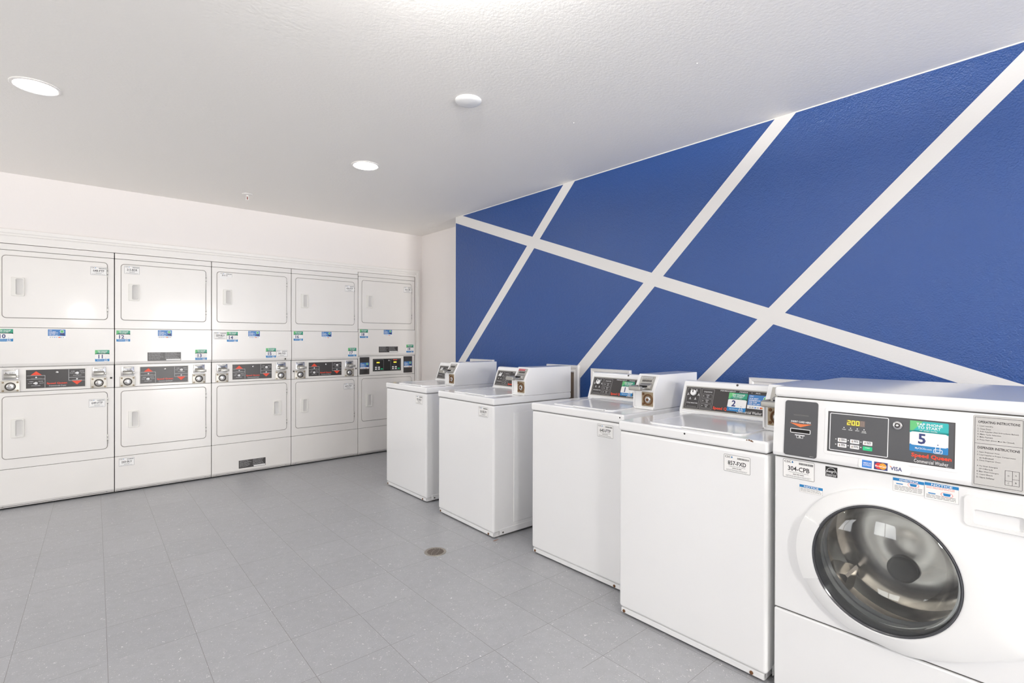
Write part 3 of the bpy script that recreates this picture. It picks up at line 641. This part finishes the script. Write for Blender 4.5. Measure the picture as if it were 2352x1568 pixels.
# red coin plate on the second washer, chips and rust on the nearest
put('coin_plate', MB().rbox(0, 0.066, -0.010, -0.008, 0, 0.014, mat('faded_red_plate', 'C2616B', 0.5), 0.001), ws[1], (0.574, 0.262 + 0.035, WT + 0.100 + 0.060), (-math.atan2(0.048, 0.084), 0, 0), label='faded red coin price plate')
ru = MB()
for x, z, r in ((0.598, 0.897, 0.003), (0.607, 0.898, 0.004), (0.615, 0.896, 0.0045), (0.620, 0.894, 0.003)): ru.poly(circ(x, z, r, 7, r * 0.7), RUST, 20)
deco('rust_chip', ru, ws[3], 0, 0, 0, label='small rusty paint chips')
# floor rust stain under the second washer
o = put('rust_stain', MB().poly([(0, 0), (0.012, -0.006), (0.035, -0.003), (0.055, 0.003), (0.03, 0.008), (0.01, 0.006)], mat('rust_stain_on_floor', 'A08070', 0.7), 1), None, (2.05, 2.545, 0.0005), (radians(-90), 0, 0), smooth=False)
tag(o, 'small rust stain on the floor at the corner of the second washer', 'stain')

# ------------------------------------------------------------------ front loading washer
fl = thing('front_load_washer', 'white front-load washer with round glass door, sticker numbered 5, nearest the camera', 'washing machine', (1.965, 0.800, 0), radians(-90))
FW, FD, FT = 0.683, 0.72, 1.107
CX, CZ, CR_ = 0.326, 0.555, 0.243
def front_hole_panel(z0, z1, r, y, back, mt):
    """rectangular sheet with a round hole"""
    s = MB(); n = 96; P = []
    for i in range(n):
        a = 2 * pi * i / n; dx, dz = cos(a), sin(a); t = 1e9
        if dx > 1e-6: t = min(t, (FW - 0.002 - CX) / dx)
        if dx < -1e-6: t = min(t, (0.002 - CX) / dx)
        if dz > 1e-6: t = min(t, (z1 - CZ) / dz)
        if dz < -1e-6: t = min(t, (z0 - CZ) / dz)
        P.append((CX + dx * t, CZ + dz * t))
    for cx, cz in ((FW - 0.002, z1), (0.002, z1), (0.002, z0), (FW - 0.002, z0)):
        k = min(range(n), key=lambda i: (P[i][0] - cx) ** 2 + (P[i][1] - cz) ** 2); P[k] = (cx, cz)
    H = circ(CX, CZ, r, n)
    e = 0.006; mxy = lambda p: (min(max(p[0], 0.002 + e), FW - 0.002 - e), min(max(p[1], z0 + e), z1 - e))
    L = [[(a, back, c) for a, c in P], [(a, y + e, c) for a, c in P], [(mxy(p)[0] * .5 + p[0] * .5, y + e * .25, mxy(p)[1] * .5 + p[1] * .5) for p in P], [(mxy(p)[0], y, mxy(p)[1]) for p in P],
         [(a, y, c) for a, c in H], [(a, y + 0.03, c) for a, c in H]]
    s.loft(L, mt); return s
put('cabinet', MB().rbox(0.002, FW - 0.002, 0.55, FD, 0.02, 1.066, ENAW, 0.006).rbox(0.004, 0.012, 0.03, 0.56, 0.02, 1.066, ENAW).rbox(FW - 0.012, FW - 0.004, 0.03, 0.56, 0.02, 1.066, ENAW)
    .rbox(0.01, FW - 0.01, 0.03, 0.56, 0.02, 0.29, ENAW).rbox(0.01, FW - 0.01, 0.03, 0.56, 0.84, 1.066, GAP), fl)
put('front_panel', front_hole_panel(0.304, 0.852, 0.192, 0.0, 0.03, ENAW), fl)
put('kick_panel', MB().rbox(0.002, FW - 0.002, 0.0, 0.04, 0.014, 0.300, ENAW, 0.006, 3), fl)
for y_, a_, c_ in ((0.010, 0.295, 0.31), (0.010, 0.845, 0.865), (0.016, 1.06, 1.072)): put('seam_gap_strip', MB().rbox(0.006, FW - 0.006, y_, 0.04, a_, c_, GAP), fl)  # dark strips put shade into the panel seams
put('top_shell', MB().rbox(-0.002, FW + 0.002, 0.004, FD, 1.0695, FT, ENAW, 0.012, 4), fl)
# leaning control housing
LEAN = math.atan2(0.016, 0.208)
ph = MB().prism([(-0.012, 0.870), (-0.009, 0.860), (0.004, 0.8555), (0.04, 0.8555), (0.04, 1.0670), (0.006, 1.0670)], 0.0, FW, ENAW, 0.003, 2)
ch_ = put('control_housing', ph, fl)
def yl(z): return -0.012 + (z - 0.870) / (1.067 - 0.870) * 0.018
LEAN = math.atan2(0.018, 0.197)
def on_housing(name, src, x, z, label=None, off=0.0003, flat=True):
    o = put(name, src, ch_, (x, yl(z) - off, z), (-LEAN, 0, 0), label, smooth=not flat, wn=False); return o
s = MB(); s.slab(0, 0.107, 0, 0.193, 0, -0.003, 0.009, CHAR, 0.001)
L_ = 15; s.text('INSERT CARD HERE', 0.022, 0.086, 0.117, 0.1235, PANW, L_, 1); s.poly([(0.017, 0.115), (0.053, 0.102), (0.090, 0.115), (0.055, 0.1128)], ORNG, L_)
s.ring(0.020, 0.086, 0.080, 0.096, 0.002, PANW, L_, 0.003); s.rect(0.023, 0.083, 0.083, 0.093, DARK, L_)
s.ring(0.030, 0.078, 0.150 - 0.008, 0.151 - 0.006, 0.0005, OUTL, L_, 0.001); s.ring(0.041, 0.063, 0.063, 0.073, 0.0012, PANW, L_, 0.002); s.rect(0.036, 0.068, 0.072, 0.075, PANW, L_); s.poly([(0.047, 0.066), (0.057, 0.066), (0.052, 0.071)], PANW, L_ + 1)
s.lines(0.086, 0.098, 0.003, 0.006, 1, PANG, L_, 0.5, 0)
on_housing('card_reader', s, 0.039, 0.867, 'charcoal card reader plate with orange arrow and black slot', 0.0)
s = MB(); Wp, Hp = 0.332, 0.134
s.slab(-0.010, Wp + 0.010, -0.010, Hp + 0.010, 0, -0.002, 0.006, ENAW, 0.001)
l = 10; s.rect(0, Wp, 0, Hp, CHAR, l); s.ring(0, Wp, 0, Hp, 0.003, CHAR2, l + 1, 0.002); s.ring(0.006, 0.171, 0.005, Hp - 0.005, 0.0022, PANW, l + 2, 0.004)
s.rect(0.055, 0.107, 0.092, 0.111, LEDBG, l + 2)
SEG = {'a': (0.2, 0.8, 0.93, 1.0), 'g': (0.2, 0.8, 0.46, 0.54), 'd': (0.2, 0.8, 0.0, 0.07), 'f': (0.05, 0.2, 0.5, 1.0), 'b': (0.8, 0.95, 0.5, 1.0), 'e': (0.05, 0.2, 0.0, 0.5), 'c': (0.8, 0.95, 0.0, 0.5)}
for i, (on, mt_) in enumerate((('abged', LED), ('abcdef', LED), ('abcdef', LED), ('abcdefg', LEDOFF))):
    x0 = 0.0565 + i * 0.0126
    if i == 3: s.rect(x0 - 0.0005, 0.107, 0.092, 0.111, mat('led_window_dark', '7E6E68', 0.4), l + 3)
    for k in on:
        a, c, z0, z1 = SEG[k]; s.rect(x0 + a * 0.0105, x0 + c * 0.0105, 0.0945 + z0 * 0.0140, 0.0945 + z1 * 0.0140 + (0.0008 if k in 'ad' else 0), mt_, l + 4)
for i, t in enumerate(('WASH', 'RINSE', 'SPIN', 'DOOR')):
    x = 0.048 + i * 0.019; s.dot(x, 0.084, 0.0018, PANW, l + 2); s.text(t, x - 0.0055, x + 0.0055, 0.0765, 0.0795, PANW, l + 2, 1)
s.text('LOCKED', 0.098, 0.112, 0.0725, 0.0755, PANW, l + 2, 1)
for i in range(3):
    for j in range(2):
        x = 0.031 + i * 0.036; z = 0.018 + (1 - j) * 0.017; g = (i == 2 and j == 1)
        s.rect(x, x + 0.026, z, z + 0.013, BTNG if g else PANW, l + 2, 0.002); s.dot(x - 0.0055, z + 0.008, 0.0018, PANW, l + 2)
        if g: s.text('START', x + 0.006, x + 0.02, z + 0.007, z + 0.0105, PANW, l + 3, 0.6)
        else: s.lines(x + 0.010, x + 0.024, z + 0.003, z + 0.011, 3, BLK, l + 3, 0.5, 0.2); s.rect(x + 0.005, x + 0.007, z + 0.003, z + 0.010, RUST, l + 3)
s.text('Speed Queen', 0.230, 0.325, 0.0165, 0.032, RED, l + 4, 1.6); s.text('Commercial Washer', 0.237, 0.318, 0.004, 0.0145, PANW, l + 4, 0)
s.lines(0.312, 0.326, 0.0, 0.0025, 1, PANG, l + 2, 0.5, 0)
pn = on_housing('display_panel', s, 0.178, 0.901, 'charcoal display panel with yellow digits and red lettering', 0.0)
put('key_lock', MB().disc(0, 0, 0.0125, 0, -0.006, STEELB, 0.002, 24).disc(0, 0, 0.0075, -0.006, -0.0066, CHAR2, 0.0002, 18).disc(0, 0, 0.004, -0.006, -0.0085, STEELB, 0.001, 14), pn, (0.194, -0.0025, 0.109), wn=False)
deco('number_sticker', number_sticker('5', 2), pn, 0.225, -l * LAY - 0.0008, 0.037, label='teal and blue sticker numbered 5')
s = MB(); s.slab(-0.004, 0.103, -0.006, 0.196, 0, -0.0018, 0.006, GREYPL, 0.001); l = 9
s.ring(0, 0.099, 0, 0.19, 0.0009, BLK, l, 0.002); s.rect(0, 0.099, 0.1155, 0.1163, BLK, l)
s.text('OPERATING INSTRUCTIONS', 0.007, 0.093, 0.173, 0.180, BLK, l, 1.1); s.text('DISPENSER INSTRUCTIONS', 0.007, 0.093, 0.101, 0.108, BLK, l, 1.1)
for i, t in enumerate(('1. Load Laundry.', '2. Close Door.', '3. Add Supplies (See Instructions Below).', '4. Make Cycle Selection.', '5. Make Payment.', '6. Press Start (Door Must Be Closed).')):
    s.text(t, 0.006, 0.006 + 0.00208 * len(t), 0.1625 - i * 0.0078, 0.1672 - i * 0.0078, BLK, l, 0.3)
for i, t in enumerate(('1. Open Dispenser Door.', '2. Load Supplies in Proper Compartment', '    as Indicated.', '3. Close Dispenser Door.', '', 'A. Pre Wash Detergent', '    (If Offered)', 'B. Main Wash Detergent', 'C. Liquid Bleach', 'D. Fabric Softener')):
    if t: s.text(t.strip(), 0.006 + (0.005 if t[0] == ' ' else 0), 0.006 + 0.00208 * len(t), 0.0895 - i * 0.0078, 0.0940 - i * 0.0078, BLK, l, 0.3)
s.ring(0.064, 0.093, 0.010, 0.050, 0.0009, BLK, l, 0.0005); s.rect(0.0785, 0.0793, 0.010, 0.050, BLK, l); s.rect(0.064, 0.079, 0.0215, 0.0223, BLK, l); s.rect(0.079, 0.093, 0.0275, 0.0283, BLK, l)
for t, x, z in (('D', 0.070, 0.034), ('A', 0.0845, 0.037), ('C', 0.070, 0.014), ('B', 0.0845, 0.017)): s.text(t, x, x + 0.003, z, z + 0.004, BLK, l, 0.3)
on_housing('instruction_plate', s, 0.552, 0.868, 'grey instruction plate', 0.0)
# strip of card logos stuck over the lower edge of the housing
s = MB(); s.rect(0, 0.138, 0, 0.030, PAPER, 1, 0.010)
s.rect(0.010, 0.037, 0.003, 0.027, AMEX, 2); s.text('AMERICAN', 0.013, 0.035, 0.0155, 0.0205, PANW, 3, 0.2); s.text('EXPRESS', 0.014, 0.035, 0.009, 0.014, PANW, 3, 0.2)
s.rect(0.043, 0.079, 0.003, 0.027, NAVY, 2); s.dot(0.0555, 0.015, 0.0098, MCR, 3, 24); s.dot(0.0665, 0.015, 0.0098, MCY, 3.5, 24); s.text('MasterCard', 0.046, 0.076, 0.0115, 0.0175, PANW, 4, 0.6)
s.text('VISA', 0.086, 0.116, 0.008, 0.020, NAVY, 2, 1.2); s.poly([(0.083, 0.021), (0.088, 0.020), (0.0885, 0.016)], ORNG, 3)
on_housing('card_logo_sticker', s, 0.270, 0.8620, 'white sticker with three payment card logos', 0.0016)
FPY = -0.0004
deco('asset_label', asset_label('304-CPB'), fl, 0.032, FPY, 0.783, label='white barcode label reading 304-CPB')
s = MB(); s.rect(0, 0.036, 0, 0.034, BLK, 1); s.loft([[(a, -2 * LAY, c) for a, c in [(0.018 + 0.0165 * r_ * cos(t_ * pi / 20), 0.011 + 0.020 * r_ * sin(t_ * pi / 20)) for t_ in range(21)]] for r_ in (1.0, 0.93)], PANW)
s.text('energy', 0.004, 0.024, 0.012, 0.020, PANW, 3, 0.8); s.poly([(0.024, 0.02), (0.032, 0.022), (0.027, 0.013), (0.030, 0.026), (0.022, 0.014)], PANW, 3); s.rect(0.002, 0.034, 0.0075, 0.0085, PANW, 3); s.text('ENERGY STAR', 0.003, 0.033, 0.002, 0.006, PANW, 3, 0.4)
deco('efficiency_sticker', s, fl, 0.170, FPY, 0.812, label='small black square energy sticker')
def notice(w_, h_, title, pics):
    s = MB(); s.rect(0, w_, 0, h_, PAPER, 1); s.ring(0, w_, 0, h_, 0.0006, PANG, 1.5, 0.0005); s.rect(0, w_, h_ - 0.009, h_, BLU, 2); s.text(title, w_ * 0.2, w_ * 0.82, h_ - 0.0078, h_ - 0.0015, PANW, 3, 1)
    if pics:
        z = h_ * (0.55 if pics == 1 else 0.35)
        for x, c in ((w_ * 0.22, 0), (w_ * 0.66, 1)):
            s.poly([(x - 0.009, z + 0.008), (x - 0.007, z), (x + 0.007, z), (x + 0.009, z + 0.008)] if c else [(x - 0.009, z + 0.003), (x - 0.008, z), (x + 0.008, z), (x + 0.009, z + 0.003)], BLU, 2)
            if c: s.loft([[(x + 0.014 * r_ * cos(t_ * pi / 12), -3 * LAY, z + 0.004 + 0.008 * r_ * sin(t_ * pi / 12)) for t_ in range(24)] for r_ in (1, 0.93)], RED)
        if pics == 1: s.lines(0.004, w_ - 0.004, 0.003, h_ * 0.45, 4, OUTL, 2, 0.4, 0.05)
        else: s.lines(0.004, w_ - 0.004, h_ - 0.018, h_ - 0.011, 2, RED, 2, 0.3, 0.1); s.lines(0.004, w_ - 0.004, 0.003, h_ * 0.30, 3, OUTL, 2, 0.4, 0.05)
    else: s.lines(0.003, w_ - 0.003, 0.002, h_ - 0.011, 4, OUTL, 2, 0.35, 0.1)
    return s
deco('notice_sticker', notice(0.074, 0.026, 'NOTICE', 0), fl, 0.088, FPY, 0.741, label='small blue and white notice sticker')
deco('notice_sticker', notice(0.078, 0.042, 'ADVERTENCIA', 1), fl, 0.360, FPY, 0.804, label='blue and white warning sticker in Spanish')
deco('notice_sticker', notice(0.079, 0.050, 'NOTICE', 2), fl, 0.439, FPY, 0.798, label='blue and white notice sticker with tub pictures')
# detergent drawer with a scooped grip
s = MB(); o_ = rrect(0.529, 0.676, 0.744, 0.834, 0.014, 6); i1 = rrect(0.552, 0.655, 0.756, 0.796, 0.006, 6); i2 = rrect(0.556, 0.651, 0.758, 0.786, 0.006, 6)
s.loft([[(a, 0, c) for a, c in o_], [(a, -0.006, c) for a, c in o_], [(0.6025 + (a - 0.6025) * 0.97, -0.010, 0.789 + (c - 0.789) * 0.95) for a, c in o_],
        [(a, -0.011, c) for a, c in i1], [(a, 0.012, c) for a, c in i2]], PLAS, cap1=True)
put('detergent_drawer', s, fl)
# ---- the door: moulded ring that swells out to the hinge side, glass bowl
def outline(n=96, k=1.0, dx=0):
    P = []
    for i in range(n):
        a = 2 * pi * i / n; c, s_ = cos(a), sin(a)
        r = CR_ * k; x = CX + r * c; z = CZ + r * s_
        if c > 0:  # swells out to the hinge side and is cut square there
            kn = (0, .15, .3, .53, .75, .93, 1)
            hs = (.243, .238, .222, .178, .145, .12, .113) if s_ > 0 else (.243, .249, .245, .216, .178, .146, .135)
            t = min(1.0, (c / cos(radians(16))) ** 0.85); q = max(i_ for i_ in range(6) if kn[i_] <= t)
            h = hs[q] + (hs[q + 1] - hs[q]) * (t - kn[q]) / (kn[q + 1] - kn[q])
            if abs(s_) < sin(radians(16)): h *= abs(s_) / sin(radians(16)); t = 1.0
            x = CX + t * (FW - 0.006 - CX); z = CZ + math.copysign(h, s_)
        P.append((min(x, FW - 0.006), z))
    return P
n = 96; O = outline(n); I = circ(CX + 0.012, CZ + 0.002, 0.200, n)
def blend(t, y): return [(a[0] * (1 - t) + b_[0] * t, y, a[1] * (1 - t) + b_[1] * t) for a, b_ in zip(O, I)]
C2 = (CX + 0.012, CZ + 0.002)
def cc(r, y): return [(a, y, c) for a, c in circ(C2[0], C2[1], r, n)]
s = MB(); s.loft([blend(0, 0.0), blend(0.0, -0.010), blend(0.03, -0.016), blend(0.12, -0.022), blend(0.5, -0.030), blend(0.85, -0.036), cc(0.202, -0.038), cc(0.1975, -0.036), cc(0.1975, 0.0)], PLAS)
door = put('door_ring', s, fl)
pl = MB()
a0, a1 = radians(152), radians(206); K = 14
for r_in, r_out, y_in, y_out in ((0.190, 0.238, -0.0405, -0.0300),):
    o2 = []; i2_ = []
    for k in range(K + 1):
        t = a0 + (a1 - a0) * k / K; o2.append((CX + r_out * cos(t), y_out, CZ + r_out * sin(t))); i2_.append((C2[0] + (r_in + 0.006) * cos(t), y_in, C2[1] + (r_in + 0.006) * sin(t)))
    ob = [(x, y + 0.012, z) for x, y, z in o2]; ib = [(x, y + 0.012, z) for x, y, z in i2_]
    V = ob + o2 + i2_ + ib; q = K + 1
    Fs = [(j * q + k, j * q + k + 1, (j + 1) * q + k + 1, (j + 1) * q + k) for j in range(3) for k in range(K)] + [(0, q, 2 * q, 3 * q), (K, 3 * q + K, 2 * q + K, q + K)]
    pl.add(V, Fs, PLAS)
put('door_pull', pl, door)
put('door_bezel', MB().loft([cc(0.1965, -0.036), cc(0.1965, -0.0395), cc(0.1935, -0.041), cc(0.190, -0.038), cc(0.1885, -0.028), cc(0.187, -0.01), cc(0.1865, 0.012)], mat('smoked_bezel', '47484C', 0.15)), door, label='dark rim around the glass')
g = MB(); g.loft([cc(0.193, -0.034), cc(0.180, -0.044), cc(0.15, -0.055), cc(0.10, -0.064), cc(0.05, -0.069), cc(0.002, -0.070)], GLASS, cap1=True)
put('door_glass', g, door)
g2 = MB(); g2.loft([cc(0.186, -0.028), cc(0.176, 0.0), cc(0.166, 0.035), cc(0.155, 0.075), cc(0.138, 0.10), cc(0.10, 0.112), cc(0.002, 0.114)], GLASS, cap1=True)
put('glass_bowl', g2, door)
put('door_gap_gasket', MB().loft([cc(0.188, 0.012), cc(0.200, 0.03), cc(0.205, 0.05), cc(0.196, 0.06), cc(0.198, 0.075), cc(0.190, 0.085), cc(0.205, 0.10), cc(0.26, 0.105)], RUBB), fl)
dr = MB(); R_ = 0.25; nn = 96
def dl(r, y, rip=0.0): return [(C2[0] + (r + rip * max(0, cos(24 * 2 * pi * i / nn))) * cos(2 * pi * i / nn), y, C2[1] + (r + rip * max(0, cos(24 * 2 * pi * i / nn))) * sin(2 * pi * i / nn)) for i in range(nn)]
dr.loft([dl(0.225, 0.105), dl(R_, 0.125), dl(R_, 0.16), dl(R_ - 0.006, 0.19), dl(R_, 0.22), dl(R_, 0.25), dl(0.22, 0.28), dl(0.16, 0.265), dl(0.10, 0.285), dl(0.04, 0.275), dl(0.002, 0.275)], DRUM, cap1=True)
drm = put('drum', dr, fl)
for k in range(3):
    a = radians(100 + 120 * k); lf = MB()
    def pt(r, dt, y): return (C2[0] + r * cos(a + dt), y, C2[1] + r * sin(a + dt))
    rows = [[pt(R_ + 0.004, -0.22, y), pt(R_ - 0.03, -0.12, y), pt(R_ - 0.060, -0.03, y), pt(R_ - 0.060, 0.03, y), pt(R_ - 0.03, 0.12, y), pt(R_ + 0.004, 0.22, y)] for y in (0.14, 0.265)]
    lf.add(rows[0] + rows[1], [(i, i + 1, 7 + i, 6 + i) for i in range(5)] + [tuple(range(6))[::-1], tuple(range(6, 12))], DRUM); put('drum_lifter', lf, drm)
put('drum_disc', MB().disc(C2[0] - 0.01, C2[1] - 0.09, 0.045, 0.28, 0.255, GAP, 0.01, 28), drm)  # dark disc set low against the drum back
for x in (0.06, 0.62): put('screw', RSCREW, fl, (x, 0.0, 0.03), wn=False)
for x in (0.05, 0.63):
    for y in (0.06, 0.66): put('foot', MB().cyl(x, y, 0.02, 0.0, 0.022, RUBB), fl)

# ------------------------------------------------------------------ hookup frames on the blue wall
for i, (y0, y1, z1, lb) in enumerate(((3.699, 4.049, 1.092, 'white moulded frame on blue wall behind the washer nearest the dryers'),
                       (2.652, 2.999, 1.080, 'white moulded frame with brown recess behind the second washer'),
                       (2.177, 2.531, 1.064, 'white moulded frame around the dark console of the third washer from the dryers'),
                       (1.000, 1.351, 1.062, 'white moulded frame low on blue wall, partly behind the front loader'))):
    W_ = y1 - y0; H_ = 0.36; z0 = z1 - H_; t = 0.055
    rt = thing('hookup_frame', lb, 'frame', (XB, y1, z0), radians(-90), 'hookup frames behind the washers')
    pf = [(t, 0.004), (t, 0.012), (t - 0.010, 0.016), (t - 0.014, 0.012), (t - 0.030, 0.013), (t - 0.034, 0.020), (0.004, 0.024), (0, 0.018), (0, 0.0)]
    m_ = MB()
    for k in range(4):
        cs_ = [(0, 0), (W_, 0), (W_, H_), (0, H_)]; A, B = cs_[k], cs_[(k + 1) % 4]; sg = ((1, 1), (-1, 1), (-1, -1), (1, -1)); sa, sb = sg[k], sg[(k + 1) % 4]
        ra = [(A[0] + sa[0] * o, -h, A[1] + sa[1] * o) for o, h in pf]; rb = [(B[0] + sb[0] * o, -h, B[1] + sb[1] * o) for o, h in pf]; q = len(pf)
        m_.add(ra + rb, [(j, j + 1, q + j + 1, q + j) for j in range(q - 1)], TRIMW)
    put('moulding', m_, rt)
    put('back_board', MB().rbox(t - 0.004, W_ - t + 0.004, -0.006, 0.0, t - 0.004, H_ - t + 0.004, BROWN), rt, label='brown board inside the frame')
    vb = MB().rbox(W_ * 0.45, W_ * 0.45 + 0.02, -0.03, -0.005, H_ * 0.5, H_ * 0.5 + 0.04, STEEL, 0.004); put('water_valve', vb, rt)

# ------------------------------------------------------------------ ceiling fittings, added fill lamps and drain
for x, y, lb in ((-0.105, 3.452, 'lit round recessed ceiling light at the upper left'), (1.622, 3.463, 'lit round recessed ceiling light near the middle of the room')):
    r = thing('recessed_light', lb, 'ceiling light', (x, y, CEIL), 0, 'recessed ceiling lights')
    put('trim_ring', MB().lathe(0, 0, [(0.098, 0.0), (0.098, -0.003), (0.092, -0.006), (0.084, -0.005), (0.079, 0.0)], TRIMW, 48), r)
    put('diffuser', MB().cyl(0, 0, 0.080, -0.0035, -0.001, LAMP if x < 0 else LAMP2, 48), r)
r = thing('added_uplight', 'added uplighter bowl out of view, brightening the ceiling', 'ceiling light', (0.66, 1.04, CEIL))  # unseen fixture, added to put a bright patch on the ceiling
put('base', MB().lathe(0, 0, [(0.025, 0), (0.025, -0.015), (0.012, -0.02)], TRIMW), r)
put('lamp', MB().lathe(0, 0, [(0.001, -0.050), (0.05, -0.055), (0.085, -0.075), (0.085, -0.11)], FILL_UP), r)
put('bowl', MB().lathe(0, 0, [(0.205, -0.073), (0.21, -0.078), (0.19, -0.13), (0.10, -0.18), (0.001, -0.185)], TRIMW), r)
put('stem', MB().cyl(0, 0, 0.012, -0.17, -0.01, STEELB, 12), r)
r = thing('fill_globe', 'added globe light behind the camera, standing in for a flash', 'ceiling light', (0.23, -1.5, CEIL))  # unseen fill light in globe form, added in place of a flash
put('canopy', MB().lathe(0, 0, [(0.06, 0), (0.055, -0.02), (0.01, -0.03)], TRIMW), r)
put('cord', MB().cyl(0, 0, 0.004, -0.64, -0.02, TRIMW, 8), r)
put('globe', MB().lathe(0, 0, [(0.02, -0.624)] + [(0.14 * sin(radians(t)), -0.762 + 0.14 * cos(radians(t))) for t in range(12, 180, 12)] + [(0.001, -0.902)], FILL_GLOBE), r)
o = put('ceiling_cover_plate', MB().lathe(0, 0, [(0.068, 0), (0.068, -0.004), (0.062, -0.011), (0.045, -0.015), (0.001, -0.017)], PLAS, 48), None, (1.581, 2.172, CEIL))
tag(o, 'plain white round cover plate on the ceiling', 'cover plate')
r = thing('fire_sprinkler', 'small white fire sprinkler head hanging from the ceiling', 'sprinkler', (1.182, 4.814, CEIL))
put('escutcheon', MB().lathe(0, 0, [(0.042, 0), (0.040, -0.004), (0.016, -0.010)], TRIMW, 28), r)
put('nozzle', MB().lathe(0, 0, [(0.011, -0.004), (0.011, -0.020), (0.007, -0.022)], TRIMW, 20), r)
f_ = MB()
for sgn in (-1, 1): f_.rbox(sgn * 0.010 - 0.002, sgn * 0.010 + 0.002, -0.002, 0.002, -0.048, -0.018, TRIMW, 0.0008)
f_.cyl(0, 0, 0.003, -0.046, -0.020, mat('red_bulb', 'A05048', 0.3), 10); put('frame', f_, r)
put('deflector', MB().cyl(0, 0, 0.014, -0.052, -0.048, TRIMW, 20), r)
DRN = mat('drain_metal', '9C968E', 0.5, metal=0.4, var=0.2)
r = thing('floor_drain', 'round metal floor drain grate set in the grey tiles', 'drain', (1.686, 2.644, 0))
put('rim', MB().lathe(0, 0, [(0.066, 0.0), (0.065, 0.003), (0.058, 0.0035), (0.055, 0.0015), (0.054, 0.0008)], DRN, 40), r)
gr = MB().cyl(0, 0, 0.055, 0.0006, 0.0012, DRN, 40)
for i in range(-5, 6):
    x = i * 0.0092; h = math.sqrt(0.050 ** 2 - x * x); nseg = 3
    for j in range(nseg):
        u0 = -h + 2 * h * j / nseg + 0.001; u1 = -h + 2 * h * (j + 1) / nseg - 0.0022; gr.add([(x - 0.0027, u0, 0.0016), (x + 0.0027, u0, 0.0016), (x + 0.0027, u1, 0.0016), (x - 0.0027, u1, 0.0016)], [(0, 1, 2, 3)], mat('drain_slot', '4A3A32', 0.8))
put('grate', gr, r, smooth=False, wn=False, rot=(0, 0, radians(35)))
